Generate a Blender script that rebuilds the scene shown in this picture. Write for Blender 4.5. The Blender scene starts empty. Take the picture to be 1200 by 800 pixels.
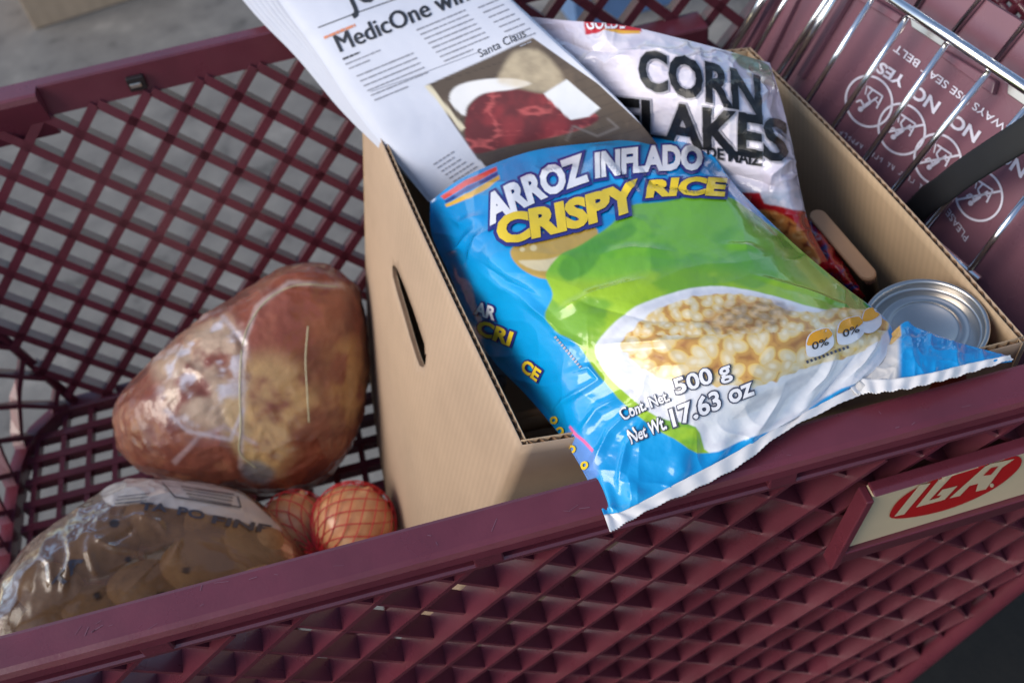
import bpy, bmesh, math, random
import numpy as np
from mathutils import Vector, Matrix
from mathutils.bvhtree import BVHTree
from mathutils.geometry import delaunay_2d_cdt

random.seed(7)
RNG = np.random.default_rng(11)
scene = bpy.context.scene
COL = scene.collection

# ------------------------------------------------------------------ camera
FPX = 1200.0                                   # focal length in pixels of a 1200 px wide picture
CAM_Y, CAM_Z = -0.32304, 0.52728
TH, RO, PS = math.radians(50), math.radians(10.268), math.radians(5.318)
Fv = np.array([math.sin(PS)*math.cos(TH), math.cos(PS)*math.cos(TH), -math.sin(TH)])
R0 = np.array([math.cos(PS), -math.sin(PS), 0.0])
U0 = np.cross(R0, Fv)
Rv = math.cos(RO)*R0 - math.sin(RO)*U0
Uv = math.sin(RO)*R0 + math.cos(RO)*U0
Cp = np.array([0.0, CAM_Y, CAM_Z])
camd = bpy.data.cameras.new('camera')
cam = bpy.data.objects.new('camera', camd)
COL.objects.link(cam)
M = Matrix.Identity(4)
for i in range(3):
    M[i][0], M[i][1], M[i][2], M[i][3] = Rv[i], Uv[i], -Fv[i], Cp[i]
cam.matrix_world = M
camd.sensor_width = 36.0
camd.lens = 36.0*FPX/1200.0
camd.clip_start = 0.02
camd.clip_end = 200.0
camd.dof.use_dof = True
camd.dof.focus_distance = 0.60
camd.dof.aperture_fstop = 8.5
scene.camera = cam

# ------------------------------------------------------------------ light
SUN = np.array([-0.80, -0.13, 0.57]); SUN = SUN/np.linalg.norm(SUN)
world = bpy.data.worlds.new('World'); scene.world = world
world.use_nodes = True
wn = world.node_tree.nodes; wl = world.node_tree.links
sky = wn.new('ShaderNodeTexSky'); sky.sky_type = 'NISHITA'; sky.sun_disc = False
sky.sun_elevation = math.asin(SUN[2]); sky.sun_rotation = math.atan2(SUN[0], SUN[1])
wl.new(sky.outputs[0], wn['Background'].inputs[0])
wn['Background'].inputs[1].default_value = 0.15
sund = bpy.data.lights.new('sun', 'SUN'); sund.energy = 2.0; sund.angle = math.radians(42); sund.color = (1.0, 0.90, 0.78)
sun = bpy.data.objects.new('sun', sund); COL.objects.link(sun)
sun.rotation_euler = Vector(SUN).to_track_quat('Z', 'Y').to_euler()
vs = scene.view_settings
vs.view_transform = 'Standard'; vs.look = 'None'; vs.gamma = 1; vs.use_curve_mapping = False
vs.exposure = 0.28

# ------------------------------------------------------------------ pixel helpers (a pixel gives a direction; distance comes from the plane it lies on)
def rayd(px, py): return Fv + Rv*(px-600)/FPX - Uv*(py-400)/FPX
def onp(px, py, p0, n):
    d = rayd(px, py); n = np.array(n, float); t = ((np.array(p0, float)-Cp) @ n)/(d @ n); return Cp + d*t
def onz(px, py, z): return onp(px, py, (0, 0, z), (0, 0, 1))
def ony(px, py, y): return onp(px, py, (0, y, 0), (0, 1, 0))
def proj(P):
    v = np.asarray(P, float) - Cp; w = v @ Fv
    return np.stack([600+FPX*(v @ Rv)/w, 400-FPX*(v @ Uv)/w], -1)
def depth(P): return float((np.asarray(P, float)-Cp) @ Fv)

# ------------------------------------------------------------------ numeric helpers
def _hash(ix, iy, iz, seed):
    h = (ix*374761393 + iy*668265263 + iz*2147483647*3 + seed*974634777) & 0xFFFFFFFF
    h = ((h ^ (h >> 13))*1274126177) & 0xFFFFFFFF
    return ((h ^ (h >> 16)) & 0xFFFFFF)/float(0xFFFFFF)
def noise(P, freq=1.0, seed=0):
    P = np.asarray(P, float)*freq
    if P.shape[-1] == 2: P = np.concatenate([P, np.zeros(P.shape[:-1]+(1,))], -1)
    i = np.floor(P).astype(np.int64); f = P-i; f = f*f*(3-2*f)
    r = 0
    for a in (0, 1):
        for b in (0, 1):
            for c in (0, 1):
                w = (f[..., 0] if a else 1-f[..., 0])*(f[..., 1] if b else 1-f[..., 1])*(f[..., 2] if c else 1-f[..., 2])
                r = r + w*_hash(i[..., 0]+a, i[..., 1]+b, i[..., 2]+c, seed)
    return r
def fbm(P, freq=1.0, seed=0, octv=4):
    r = 0; a = .5; s = 0
    for k in range(octv): r = r + a*noise(P, freq*2**k, seed+k); s += a; a *= .5
    return r/s
def ridged(P, freq=1.0, seed=0, octv=3):
    r = 0; a = .5; s = 0
    for k in range(octv): r = r + a*(1-np.abs(2*noise(P, freq*2**k, seed+k)-1))**3; s += a; a *= .5
    return r/s
def sstep(a, b, x): t = np.clip((x-a)/(b-a), 0, 1); return t*t*(3-2*t)
def segdist(Q, pts):
    d = np.full(Q.shape[:-1], 1e9)
    for a, b in zip(pts[:-1], pts[1:]):
        a = np.array(a, float); b = np.array(b, float); ab = b-a
        t = np.clip(((Q-a) @ ab)/(ab @ ab), 0, 1)
        d = np.minimum(d, np.linalg.norm(Q-(a+t[..., None]*ab), axis=-1))
    return d
def inpoly(Q, poly):
    x, y = Q[..., 0], Q[..., 1]; r = np.zeros(x.shape, bool); n = len(poly)
    for i in range(n):
        x1, y1 = poly[i]; x2, y2 = poly[(i+1) % n]
        if y1 == y2: continue
        c = ((y1 > y) != (y2 > y)) & (x < (x2-x1)*(y-y1)/(y2-y1)+x1)
        r ^= c
    return r
def sdpoly(Q, poly):                       # >0 inside
    d = segdist(Q, list(poly)+[poly[0]]); return np.where(inpoly(Q, poly), d, -d)
def smoothpoly(pts, n=8):
    pts = np.array(pts, float); m = len(pts); out = []
    for i in range(m):
        p0, p1, p2, p3 = pts[i-1], pts[i], pts[(i+1) % m], pts[(i+2) % m]
        for k in range(n):
            t = k/n
            out.append(.5*((2*p1)+(-p0+p2)*t+(2*p0-5*p1+4*p2-p3)*t*t+(-p0+3*p1-3*p2+p3)*t**3))
    return [tuple(q) for q in out]
def crm(ctrl, t):                          # Catmull-Rom along axis 0
    ctrl = np.asarray(ctrl, float); n = len(ctrl); t = np.clip(t, 0, 1)*(n-1)
    i = np.minimum(t.astype(int), n-2); f = (t-i)
    ext = np.concatenate([[2*ctrl[0]-ctrl[1]], ctrl, [2*ctrl[-1]-ctrl[-2]]])
    sh = (slice(None),)+(None,)*(ctrl.ndim-1); f = f[sh]
    p0, p1, p2, p3 = ext[i], ext[i+1], ext[i+2], ext[i+3]
    return .5*((2*p1)+(-p0+p2)*f+(2*p0-5*p1+4*p2-p3)*f*f+(-p0+3*p1-3*p2+p3)*f**3)
def patch(ctrl, ni, nj):                   # ctrl[rows][cols] 3D -> dense grid
    A = crm(ctrl, np.linspace(0, 1, ni))
    B = crm(np.swapaxes(A, 0, 1), np.linspace(0, 1, nj))
    return np.swapaxes(B, 0, 1)
def pxgrid(rows): return np.array([[onz(*p) for p in r] for r in rows])
def gnormal(P):
    du = np.gradient(P, axis=0); dv = np.gradient(P, axis=1); n = np.cross(du, dv)
    n /= np.linalg.norm(n, axis=-1, keepdims=True)+1e-12
    if n[..., 2].mean() < 0: n = -n
    return n
def lin(c): c = np.asarray(c, float)/255.; return np.where(c <= .04045, c/12.92, ((c+.055)/1.055)**2.4)
def S(r, g, b): return tuple(lin((r, g, b)))

# ------------------------------------------------------------------ object helpers
def put(o, parent=None):
    COL.objects.link(o)
    if parent is not None: o.parent = parent
    return o
def mesh_obj(name, verts, faces, mat, parent=None, smooth=False):
    me = bpy.data.meshes.new(name); me.from_pydata([tuple(map(float, v)) for v in verts], [], [tuple(map(int, f)) for f in faces]); me.update()
    if smooth: me.polygons.foreach_set('use_smooth', [True]*len(me.polygons))
    o = bpy.data.objects.new(name, me); 
    if mat: me.materials.append(mat)
    return put(o, parent)
def fast_mesh(name, V, Fq, mat, parent=None, smooth=True, col=None):
    V = np.asarray(V, np.float32); Fq = np.asarray(Fq, np.int32); k = Fq.shape[1]
    me = bpy.data.meshes.new(name)
    me.vertices.add(len(V)); me.vertices.foreach_set('co', V.ravel())
    me.loops.add(Fq.size); me.loops.foreach_set('vertex_index', Fq.ravel())
    me.polygons.add(len(Fq)); me.polygons.foreach_set('loop_start', np.arange(0, Fq.size, k, dtype=np.int32))
    me.polygons.foreach_set('use_smooth', np.full(len(Fq), smooth))
    me.update(calc_edges=True); me.validate()
    if col is not None:
        a = me.color_attributes.new('Col', 'FLOAT_COLOR', 'POINT')
        c = np.ones((len(V), 4), np.float32); c[:, :col.shape[1]] = col; a.data.foreach_set('color', c.ravel())
    if mat: me.materials.append(mat)
    return put(bpy.data.objects.new(name, me), parent)
def gridfaces(ni, nj, off=0, wrap=False):
    i, j = np.meshgrid(np.arange(ni-1), np.arange(nj if wrap else nj-1), indexing='ij'); j2 = (j+1) % nj
    return np.stack([i*nj+j, i*nj+j2, (i+1)*nj+j2, (i+1)*nj+j], -1).reshape(-1, 4)+off
def grid_obj(name, P, mat, parent=None, col=None, wrap=False):
    ni, nj = P.shape[:2]
    return fast_mesh(name, P.reshape(-1, 3), gridfaces(ni, nj, 0, wrap), mat, parent, True, None if col is None else col.reshape(-1, col.shape[-1]))
def empty(name, loc, parent=None):
    o = bpy.data.objects.new(name, None); o.location = loc; o.empty_display_size = .02; return put(o, parent)
def tag(o, label, cat, group=None):
    o['label'] = label; o['category'] = cat
    if group: o['group'] = group
    return o
def under(parent, o):                      # parent keeping world place (parents are unrotated empties)
    o.parent = parent; o.matrix_parent_inverse = Matrix.Translation(-Vector(parent.location)); return o
def hexa(name, c8, mat, parent=None, bev=0.0, seg=2):
    """c8: four bottom corners then four top corners, same winding"""
    o = mesh_obj(name, c8, [(3, 2, 1, 0), (4, 5, 6, 7), (0, 1, 5, 4), (1, 2, 6, 5), (2, 3, 7, 6), (3, 0, 4, 7)], mat, None)
    bm = bmesh.new(); bm.from_mesh(o.data); bmesh.ops.recalc_face_normals(bm, faces=bm.faces)
    if bev: bmesh.ops.bevel(bm, geom=list(bm.edges), offset=bev, segments=seg, affect='EDGES', profile=.5)
    bm.to_mesh(o.data); bm.free()
    if parent: under(parent, o)
    return o
def box(name, lo, hi, mat, parent=None, bev=0.0):
    (a, b, c), (d, e, f) = lo, hi
    return hexa(name, [(a, b, c), (d, b, c), (d, e, c), (a, e, c), (a, b, f), (d, b, f), (d, e, f), (a, e, f)], mat, parent, bev)
def tube_geo(pts, r, n=8, closed=False, caps=True):
    pts = np.asarray(pts, float); m = len(pts); rr = np.broadcast_to(np.asarray(r, float), (m,))
    T = np.gradient(pts, axis=0) if not closed else np.roll(pts, -1, 0)-np.roll(pts, 1, 0)
    T /= np.linalg.norm(T, axis=1, keepdims=True)+1e-12
    ref = np.array([0, 0, 1.]) if abs(T[:, 2]).mean() < .8 else np.array([1., 0, 0])
    A = np.cross(T, ref); A /= np.linalg.norm(A, axis=1, keepdims=True)+1e-12; B = np.cross(T, A)
    an = np.linspace(0, 2*np.pi, n, endpoint=False)
    V = (pts[:, None]+rr[:, None, None]*(np.cos(an)[None, :, None]*A[:, None]+np.sin(an)[None, :, None]*B[:, None])).reshape(-1, 3)
    Fq = []
    for i in range(m if closed else m-1):
        i2 = (i+1) % m
        for k in range(n): Fq.append((i*n+k, i*n+(k+1) % n, i2*n+(k+1) % n, i2*n+k))
    return V, Fq
def tube(name, pts, r, mat, parent=None, n=8, closed=False):
    V, Fq = tube_geo(pts, r, n, closed)
    if not closed:
        m = len(pts); Fq = Fq+[tuple(range(n))[::-1], tuple(range((m-1)*n, m*n))]
    o = mesh_obj(name, V, Fq, mat, None, True)
    if parent: under(parent, o)
    return o
def extrude_x(name, prof, x0, x1, mat, parent, ns=2):
    """closed (y,z) profile run along x"""
    m = len(prof); xs = np.linspace(x0, x1, ns)
    V = [(x, y, z) for x in xs for (y, z) in prof]
    Fq = [(i*m+k, i*m+(k+1) % m, (i+1)*m+(k+1) % m, (i+1)*m+k) for i in range(ns-1) for k in range(m)]
    Fq += [tuple(range(m))[::-1], tuple(range((ns-1)*m, ns*m))]
    o = mesh_obj(name, V, Fq, mat, None)
    bm = bmesh.new(); bm.from_mesh(o.data); bmesh.ops.recalc_face_normals(bm, faces=bm.faces); bm.to_mesh(o.data); bm.free()
    return under(parent, o) if parent else o

# ------------------------------------------------------------------ materials
def mat(name, color=(.5, .5, .5), rough=.5, metal=0, coat=0, coat_rough=.1, attr=False, nscale=0, namp=0, bump=0, bscale=200, spec=.5, rvar=0, trans=0, sub=0, var_cols=None, vscale=8, vfac=1.0, bdist=.001):
    m = bpy.data.materials.new(name); m.use_nodes = True; nt = m.node_tree; N = nt.nodes; L = nt.links
    b = N['Principled BSDF']; b.inputs['Base Color'].default_value = (*color, 1); b.inputs['Roughness'].default_value = rough
    b.inputs['Metallic'].default_value = metal; b.inputs['Coat Weight'].default_value = coat; b.inputs['Coat Roughness'].default_value = coat_rough
    b.inputs['Specular IOR Level'].default_value = spec
    if sub: b.inputs['Subsurface Weight'].default_value = sub; b.inputs['Subsurface Radius'].default_value = (.01, .004, .002); b.inputs['Subsurface Scale'].default_value = .6
    tc = N.new('ShaderNodeTexCoord'); src = None
    if attr:
        a = N.new('ShaderNodeVertexColor'); a.layer_name = 'Col'; src = a.outputs['Color']
    if var_cols:
        n = N.new('ShaderNodeTexNoise'); n.inputs['Scale'].default_value = vscale; n.inputs['Detail'].default_value = 6; n.inputs['Roughness'].default_value = .62
        L.new(tc.outputs['Object'], n.inputs['Vector'])
        r = N.new('ShaderNodeValToRGB'); cr = r.color_ramp
        while len(cr.elements) < len(var_cols): cr.elements.new(.5)
        for e, (p, c) in zip(cr.elements, var_cols): e.position = p; e.color = (*c, 1)
        L.new(n.outputs['Fac'], r.inputs[0]); src = r.outputs[0]
    if namp:
        n = N.new('ShaderNodeTexNoise'); n.inputs['Scale'].default_value = nscale; n.inputs['Detail'].default_value = 5; n.inputs['Roughness'].default_value = .6
        L.new(tc.outputs['Object'], n.inputs['Vector'])
        mr = N.new('ShaderNodeMapRange'); mr.inputs[1].default_value = .25; mr.inputs[2].default_value = .75; mr.inputs[3].default_value = 1-namp; mr.inputs[4].default_value = 1+namp
        L.new(n.outputs['Fac'], mr.inputs[0])
        mx = N.new('ShaderNodeVectorMath'); mx.operation = 'SCALE'
        if src: L.new(src, mx.inputs[0])
        else: mx.inputs[0].default_value = color
        L.new(mr.outputs[0], mx.inputs['Scale']); src = mx.outputs[0]
        if rvar:
            mr2 = N.new('ShaderNodeMapRange'); mr2.inputs[1].default_value = .3; mr2.inputs[2].default_value = .7; mr2.inputs[3].default_value = max(.03, rough-rvar); mr2.inputs[4].default_value = rough+rvar
            n2 = N.new('ShaderNodeTexNoise'); n2.inputs['Scale'].default_value = nscale*1.7; n2.inputs['Detail'].default_value = 6
            L.new(tc.outputs['Object'], n2.inputs['Vector']); L.new(n2.outputs['Fac'], mr2.inputs[0]); L.new(mr2.outputs[0], b.inputs['Roughness'])
    if src: L.new(src, b.inputs['Base Color'])
    if bump:
        n = N.new('ShaderNodeTexNoise'); n.inputs['Scale'].default_value = bscale; n.inputs['Detail'].default_value = 4
        L.new(tc.outputs['Object'], n.inputs['Vector'])
        bp = N.new('ShaderNodeBump'); bp.inputs['Strength'].default_value = bump; bp.inputs['Distance'].default_value = bdist
        L.new(n.outputs['Fac'], bp.inputs['Height']); L.new(bp.outputs[0], b.inputs['Normal'])
        if coat: L.new(bp.outputs[0], b.inputs['Coat Normal'])
    return m
def film_mat(name, rough=.08, op_base=.25):
    """thin clear film: colour and opacity come from the mesh"""
    m = bpy.data.materials.new(name); m.use_nodes = True; N = m.node_tree.nodes; L = m.node_tree.links
    b = N['Principled BSDF']; b.inputs['Roughness'].default_value = rough; b.inputs['IOR'].default_value = 1.5; b.inputs['Specular IOR Level'].default_value = .7
    a = N.new('ShaderNodeVertexColor'); a.layer_name = 'Col'; L.new(a.outputs['Color'], b.inputs['Base Color'])
    g = N.new('ShaderNodeBsdfGlossy'); g.inputs['Roughness'].default_value = rough
    t = N.new('ShaderNodeBsdfTransparent'); t.inputs[0].default_value = (.93, .9, .86, 1)
    fr = N.new('ShaderNodeFresnel'); fr.inputs[0].default_value = 1.32
    mg = N.new('ShaderNodeMixShader'); L.new(fr.outputs[0], mg.inputs[0]); L.new(t.outputs[0], mg.inputs[1]); L.new(g.outputs[0], mg.inputs[2])
    mx = N.new('ShaderNodeMixShader'); L.new(a.outputs['Alpha'], mx.inputs[0]); L.new(mg.outputs[0], mx.inputs[1]); L.new(b.outputs[0], mx.inputs[2])
    L.new(mx.outputs[0], N['Material Output'].inputs[0])
    return m

PURPLE = mat('maroon_plastic', S(102, 44, 56), .32, coat=.35, coat_rough=.25, nscale=17, namp=.22, bump=.16, bscale=420, rvar=.08, bdist=.0006)
PURPLE_PALE = mat('mauve_plastic', S(120, 82, 94), .28, nscale=10, namp=.10, bump=.08, bscale=200, rvar=.06)
CONCRETE = mat('concrete', S(150, 150, 150), .85, var_cols=[(.30, S(84, 82, 79)), (.42, S(112, 109, 105)), (.58, S(122, 119, 114)), (.72, S(140, 136, 130))], vscale=9, bump=.3, bscale=60, bdist=.004)
GROUND_SHADE = mat('ground_shade', S(25, 22, 17), .9, nscale=40, namp=.35, bump=.5, bscale=220, bdist=.004)  # near-black colour carries the shade over the near-side ground
KRAFT = mat('kraft_cardboard', S(180, 155, 130), .82, nscale=5, namp=.06, bump=.15, bscale=260, bdist=.0006)
KRAFT_IN = mat('kraft_inside', S(186, 160, 128), .85, nscale=7, namp=.06, bump=.15, bscale=260, bdist=.0006)
KRAFT_EDGE = mat('kraft_edge', S(140, 110, 84), .9, nscale=60, namp=.2)
CHROME = mat('chrome_wire', (.82, .82, .82), .16, metal=1, nscale=40, namp=.1)
STEEL = mat('tinplate', (.56, .53, .49), .28, metal=1, nscale=25, namp=.08)
BLACKWEB = mat('black_webbing', S(22, 24, 28), .6, nscale=60, namp=.15)
DARK = mat('slot_shade', S(34, 26, 28), .5, nscale=30, namp=.2)  # dark colour stands in for the shade inside the rim slot
WHITEINK = mat('white_print', S(214, 212, 226), .5, nscale=90, namp=.12)
INK = mat('black_print', S(40, 42, 48), .55, nscale=90, namp=.1)
INKSOFT = mat('grey_print', S(146, 148, 158), .7, nscale=200, namp=.15)
BLACKGLOSS = mat('black_bag_print', S(24, 24, 26), .38, nscale=50, namp=.1)
OUTLINE = mat('grey_outline_print', S(168, 166, 176), .3, nscale=50, namp=.05)
BAGWHITE = mat('white_bag_print', S(236, 236, 240), .22, nscale=50, namp=.04)
BAGYELLOW = mat('yellow_bag_print', S(236, 204, 52), .22, nscale=50, namp=.05)
BAGNAVY = mat('navy_bag_print', S(46, 50, 128), .22, nscale=50, namp=.05)
BAGORANGE = mat('orange_bag_print', S(240, 168, 40), .25, nscale=50, namp=.05)
BAGRED = mat('red_bag_print', S(206, 40, 44), .25, nscale=50, namp=.05)
BAGGREYINK = mat('charcoal_bag_print', S(72, 76, 96), .3, nscale=50, namp=.05)
ORANGEINK = mat('orange_news_print', S(214, 138, 104), .7, nscale=90, namp=.1)
BLUEINK = mat('blue_bag_print', S(66, 64, 74), .4, nscale=90, namp=.2)
REDSIGN = mat('red_sign_print', S(176, 22, 24), .45, nscale=30, namp=.08)
CREAM = mat('cream_sign', S(204, 184, 152), .45, nscale=12, namp=.08)
PRINTBAG = mat('printed_film', rough=.2, attr=True, coat=.6, coat_rough=.08, bump=.05, bscale=90, nscale=30, namp=.03, bdist=.001)
PAPER = mat('newsprint', rough=.75, attr=True, nscale=20, namp=.03, bump=.05, bscale=120)
PAPERPLAIN = mat('newsprint_plain', S(192, 196, 208), .75, nscale=20, namp=.03)
SEAMWHITE = mat('white_seam', S(226, 224, 224), .35, nscale=60, namp=.06, bump=.1, bscale=150)
HAM = mat('ham_skin', rough=.3, attr=True, coat=.8, coat_rough=.1, bump=.40, bscale=80, nscale=60, namp=.14, bdist=.003, sub=.1)
FILM = film_mat('clear_bag_film', .15)
POTATO = mat('potato_skin', S(150, 112, 74), .7, var_cols=[(.3, S(104, 74, 46)), (.5, S(158, 118, 78)), (.75, S(184, 146, 102))], vscale=40, bump=.3, bscale=120, bdist=.001)
ONION = mat('onion_skin', rough=.32, var_cols=[(.28, S(190, 112, 70)), (.5, S(220, 156, 106)), (.72, S(234, 190, 140))], vscale=30, coat=.3, bump=.1, bscale=60)
NET = mat('red_net', S(206, 46, 52), .45, nscale=60, namp=.1)
TAN = mat('tan_board', S(176, 140, 108), .7, nscale=30, namp=.08)
BLUE = mat('blue_plastic', S(92, 122, 164), .5, nscale=20, namp=.15)

def add_flutes(m, scale=150., amt=.035):
    nt = m.node_tree; N = nt.nodes; L = nt.links; b = N['Principled BSDF']; src = b.inputs['Base Color'].links[0].from_socket
    tc = N.new('ShaderNodeTexCoord'); w = N.new('ShaderNodeTexWave'); w.bands_direction = 'Y'; w.inputs['Scale'].default_value = scale/6.283*2; w.inputs['Distortion'].default_value = .6; w.inputs['Detail'].default_value = 2
    L.new(tc.outputs['Object'], w.inputs['Vector'])
    st = N.new('ShaderNodeTexNoise'); st.inputs['Scale'].default_value = 11; st.inputs['Detail'].default_value = 8; st.inputs['Roughness'].default_value = .7; L.new(tc.outputs['Object'], st.inputs['Vector'])
    a = N.new('ShaderNodeMapRange'); a.inputs[3].default_value = 1-amt; a.inputs[4].default_value = 1+amt; L.new(w.outputs['Fac'], a.inputs[0])
    c = N.new('ShaderNodeMapRange'); c.inputs[1].default_value = .3; c.inputs[2].default_value = .7; c.inputs[3].default_value = .88; c.inputs[4].default_value = 1.06; L.new(st.outputs['Fac'], c.inputs[0])
    mu = N.new('ShaderNodeMath'); mu.operation = 'MULTIPLY'; L.new(a.outputs[0], mu.inputs[0]); L.new(c.outputs[0], mu.inputs[1])
    sc = N.new('ShaderNodeVectorMath'); sc.operation = 'SCALE'; L.new(src, sc.inputs[0]); L.new(mu.outputs[0], sc.inputs['Scale']); L.new(sc.outputs[0], b.inputs['Base Color'])
add_flutes(KRAFT); add_flutes(KRAFT_IN)
# ------------------------------------------------------------------ print: flat shapes laid on a surface
def bvh_of(o):
    me = o.data; mw = o.matrix_world
    return BVHTree.FromPolygons([tuple(v.co) for v in me.vertices], [tuple(p.vertices) for p in me.polygons])
_text_cache = {}
def text_mesh(body, off=0.0):
    k = (body, off)
    if k in _text_cache: return _text_cache[k]
    cu = bpy.data.curves.new('t', 'FONT'); cu.body = body; cu.size = 1.0; cu.offset = off; cu.resolution_u = 3; cu.fill_mode = 'FRONT'
    o = bpy.data.objects.new('t', cu); COL.objects.link(o); bpy.context.view_layer.update()
    dg = bpy.context.evaluated_depsgraph_get(); me = bpy.data.meshes.new_from_object(o.evaluated_get(dg))
    V = np.array([v.co[:2] for v in me.vertices]); Fc = [tuple(p.vertices) for p in me.polygons]
    bpy.data.objects.remove(o); bpy.data.curves.remove(cu); bpy.data.meshes.remove(me)
    _text_cache[k] = (V, Fc); return V, Fc
def lay(name, bvh, V2, faces, material, parent, raise_=.0004, maxlen=6.0, jump=.02):
    """V2: pixel positions; each point is put where its line of sight meets the surface"""
    bm = bmesh.new(); vs_ = [bm.verts.new((x, y, 0)) for x, y in V2]
    for f in faces:
        try: bm.faces.new([vs_[i] for i in f])
        except ValueError: pass
    bmesh.ops.remove_doubles(bm, verts=bm.verts, dist=.01)
    bmesh.ops.triangulate(bm, faces=bm.faces)
    for _ in range(7):
        E_ = [e for e in bm.edges if e.calc_length() > maxlen]
        if not E_: break
        bmesh.ops.subdivide_edges(bm, edges=E_, cuts=1, use_grid_fill=False)
        bmesh.ops.triangulate(bm, faces=bm.faces)
    dead = []
    for v in bm.verts:
        d = Vector(rayd(v.co.x, v.co.y)).normalized()
        loc, nor, idx, dist = bvh.ray_cast(Vector(Cp), d)
        if loc is None: dead.append(v); continue
        if nor.dot(d) > 0: nor = -nor
        v.co = loc + nor*raise_
    bmesh.ops.delete(bm, geom=dead, context='VERTS')
    bad = [f for f in bm.faces if max(e.calc_length() for e in f.edges) > jump]
    bmesh.ops.delete(bm, geom=bad, context='FACES')
    bmesh.ops.recalc_face_normals(bm, faces=bm.faces)
    me = bpy.data.meshes.new(name); bm.to_mesh(me); bm.free(); me.materials.append(material)
    o = put(bpy.data.objects.new(name, me))
    return under(parent, o)
CAPH = .70
def print_text(bvh, body, p0, p1, up, material, parent, bold=0.0, raise_=.0004, bow=0.0, name='lettering', maxlen=6.0, base_bold=None, slant=0.0, grow=0.0):
    """baseline p0->p1, capital height vector up (pixels)"""
    V0, _ = text_mesh(body, 0.0 if base_bold is None else base_bold); V, Fc = text_mesh(body, bold)
    x0, x1 = V0[:, 0].min(), V0[:, 0].max()
    s = (V[:, 0]-x0)/(x1-x0); h = V[:, 1]/CAPH
    p0 = np.array(p0, float); p1 = np.array(p1, float); up = np.array(up, float)
    Q = p0+(p1-p0)*s[:, None]+up*((1+grow*(s-.5))*h)[:, None]+(p1-p0)*(slant*h)[:, None]
    nrm = up/np.linalg.norm(up); Q = Q+nrm*(bow*4*s*(1-s))[:, None]
    return lay(name, bvh, Q, Fc, material, parent, raise_, maxlen)
def ring2(c, rx, ry, w, rot=0, n=40):
    a = np.linspace(0, 2*np.pi, n, endpoint=False); cr, sr = math.cos(rot), math.sin(rot)
    def e(k): x, y = (rx+k)*np.cos(a), (ry+k)*np.sin(a); return np.stack([c[0]+x*cr-y*sr, c[1]+x*sr+y*cr], -1)
    return np.concatenate([e(-w/2), e(w/2)]), [(i, (i+1) % n, n+(i+1) % n, n+i) for i in range(n)]
def stroke2(pts, w):
    V = []; Fc = []
    for a, b in zip(pts[:-1], pts[1:]):
        a = np.array(a, float); b = np.array(b, float); t = (b-a)/(np.linalg.norm(b-a)+1e-9); nrm = np.array([-t[1], t[0]])*w/2
        k = len(V); V += [a-nrm, b-nrm, b+nrm, a+nrm]; Fc.append((k, k+1, k+2, k+3))
    return np.array(V), Fc
def join2(parts):
    V = []; Fc = []; k = 0
    for v, f in parts: V.append(np.asarray(v)); Fc += [tuple(i+k for i in g) for g in f]; k += len(v)
    return np.concatenate(V), Fc
def poly2(pts): return np.array(pts, float), [tuple(range(len(pts)))]

# ================================================================== SETTING
GZ = -0.98
g = mesh_obj('ground', [(-9, -6, GZ), (9, -6, GZ), (9, 14, GZ), (-9, 14, GZ)], [(0, 1, 2, 3)], CONCRETE); g['kind'] = 'structure'
g = mesh_obj('ground_shade_strip', [(-9, -6, GZ+.004), (9, -6, GZ+.004), (9, .42, GZ+.004), (-9, .20, GZ+.004)], [(0, 1, 2, 3)], GROUND_SHADE); g['kind'] = 'structure'  # dark sheet over the concrete: near-side shade put into the ground colour

# ================================================================== SHOPPING CART
cart = empty('shopping_cart', (0, .28, GZ))
tag(cart, 'maroon plastic shopping cart with diagonal lattice sides and chrome wire child seat', 'shopping cart')
FZ = -0.37                                     # basket floor
SP = 0.0514                                    # lattice spacing along the rim

def rib(name, fn, s0, s1, a0, slope, d, t, material, n=2, slim=None):
    """one lattice rib on a wall: fn(a, s) -> point, outward normal; runs a = a0 + slope*s"""
    ss = np.linspace(s0, s1, n); V = []; ok = 0
    pts = [fn(a0+slope*s, s) for s in ss]
    P = np.array([p for p, _ in pts]); Nn = np.array([q for _, q in pts])
    T = np.gradient(P, axis=0); T /= np.linalg.norm(T, axis=1, keepdims=True)
    B = np.cross(T, Nn); B /= np.linalg.norm(B, axis=1, keepdims=True)
    for p, nn, b in zip(P, Nn, B): V += [p-b*t/2, p+b*t/2, p+b*t*.42+nn*d, p-b*t*.42+nn*d]
    Fq = []
    for i in range(n-1):
        for k in range(4): Fq.append((i*4+k, i*4+(k+1) % 4, i*4+4+(k+1) % 4, i*4+4+k))
    Fq += [(3, 2, 1, 0), tuple(range((n-1)*4, n*4))]
    o = mesh_obj(name, V, Fq, material)
    return under(cart, o)

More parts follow.
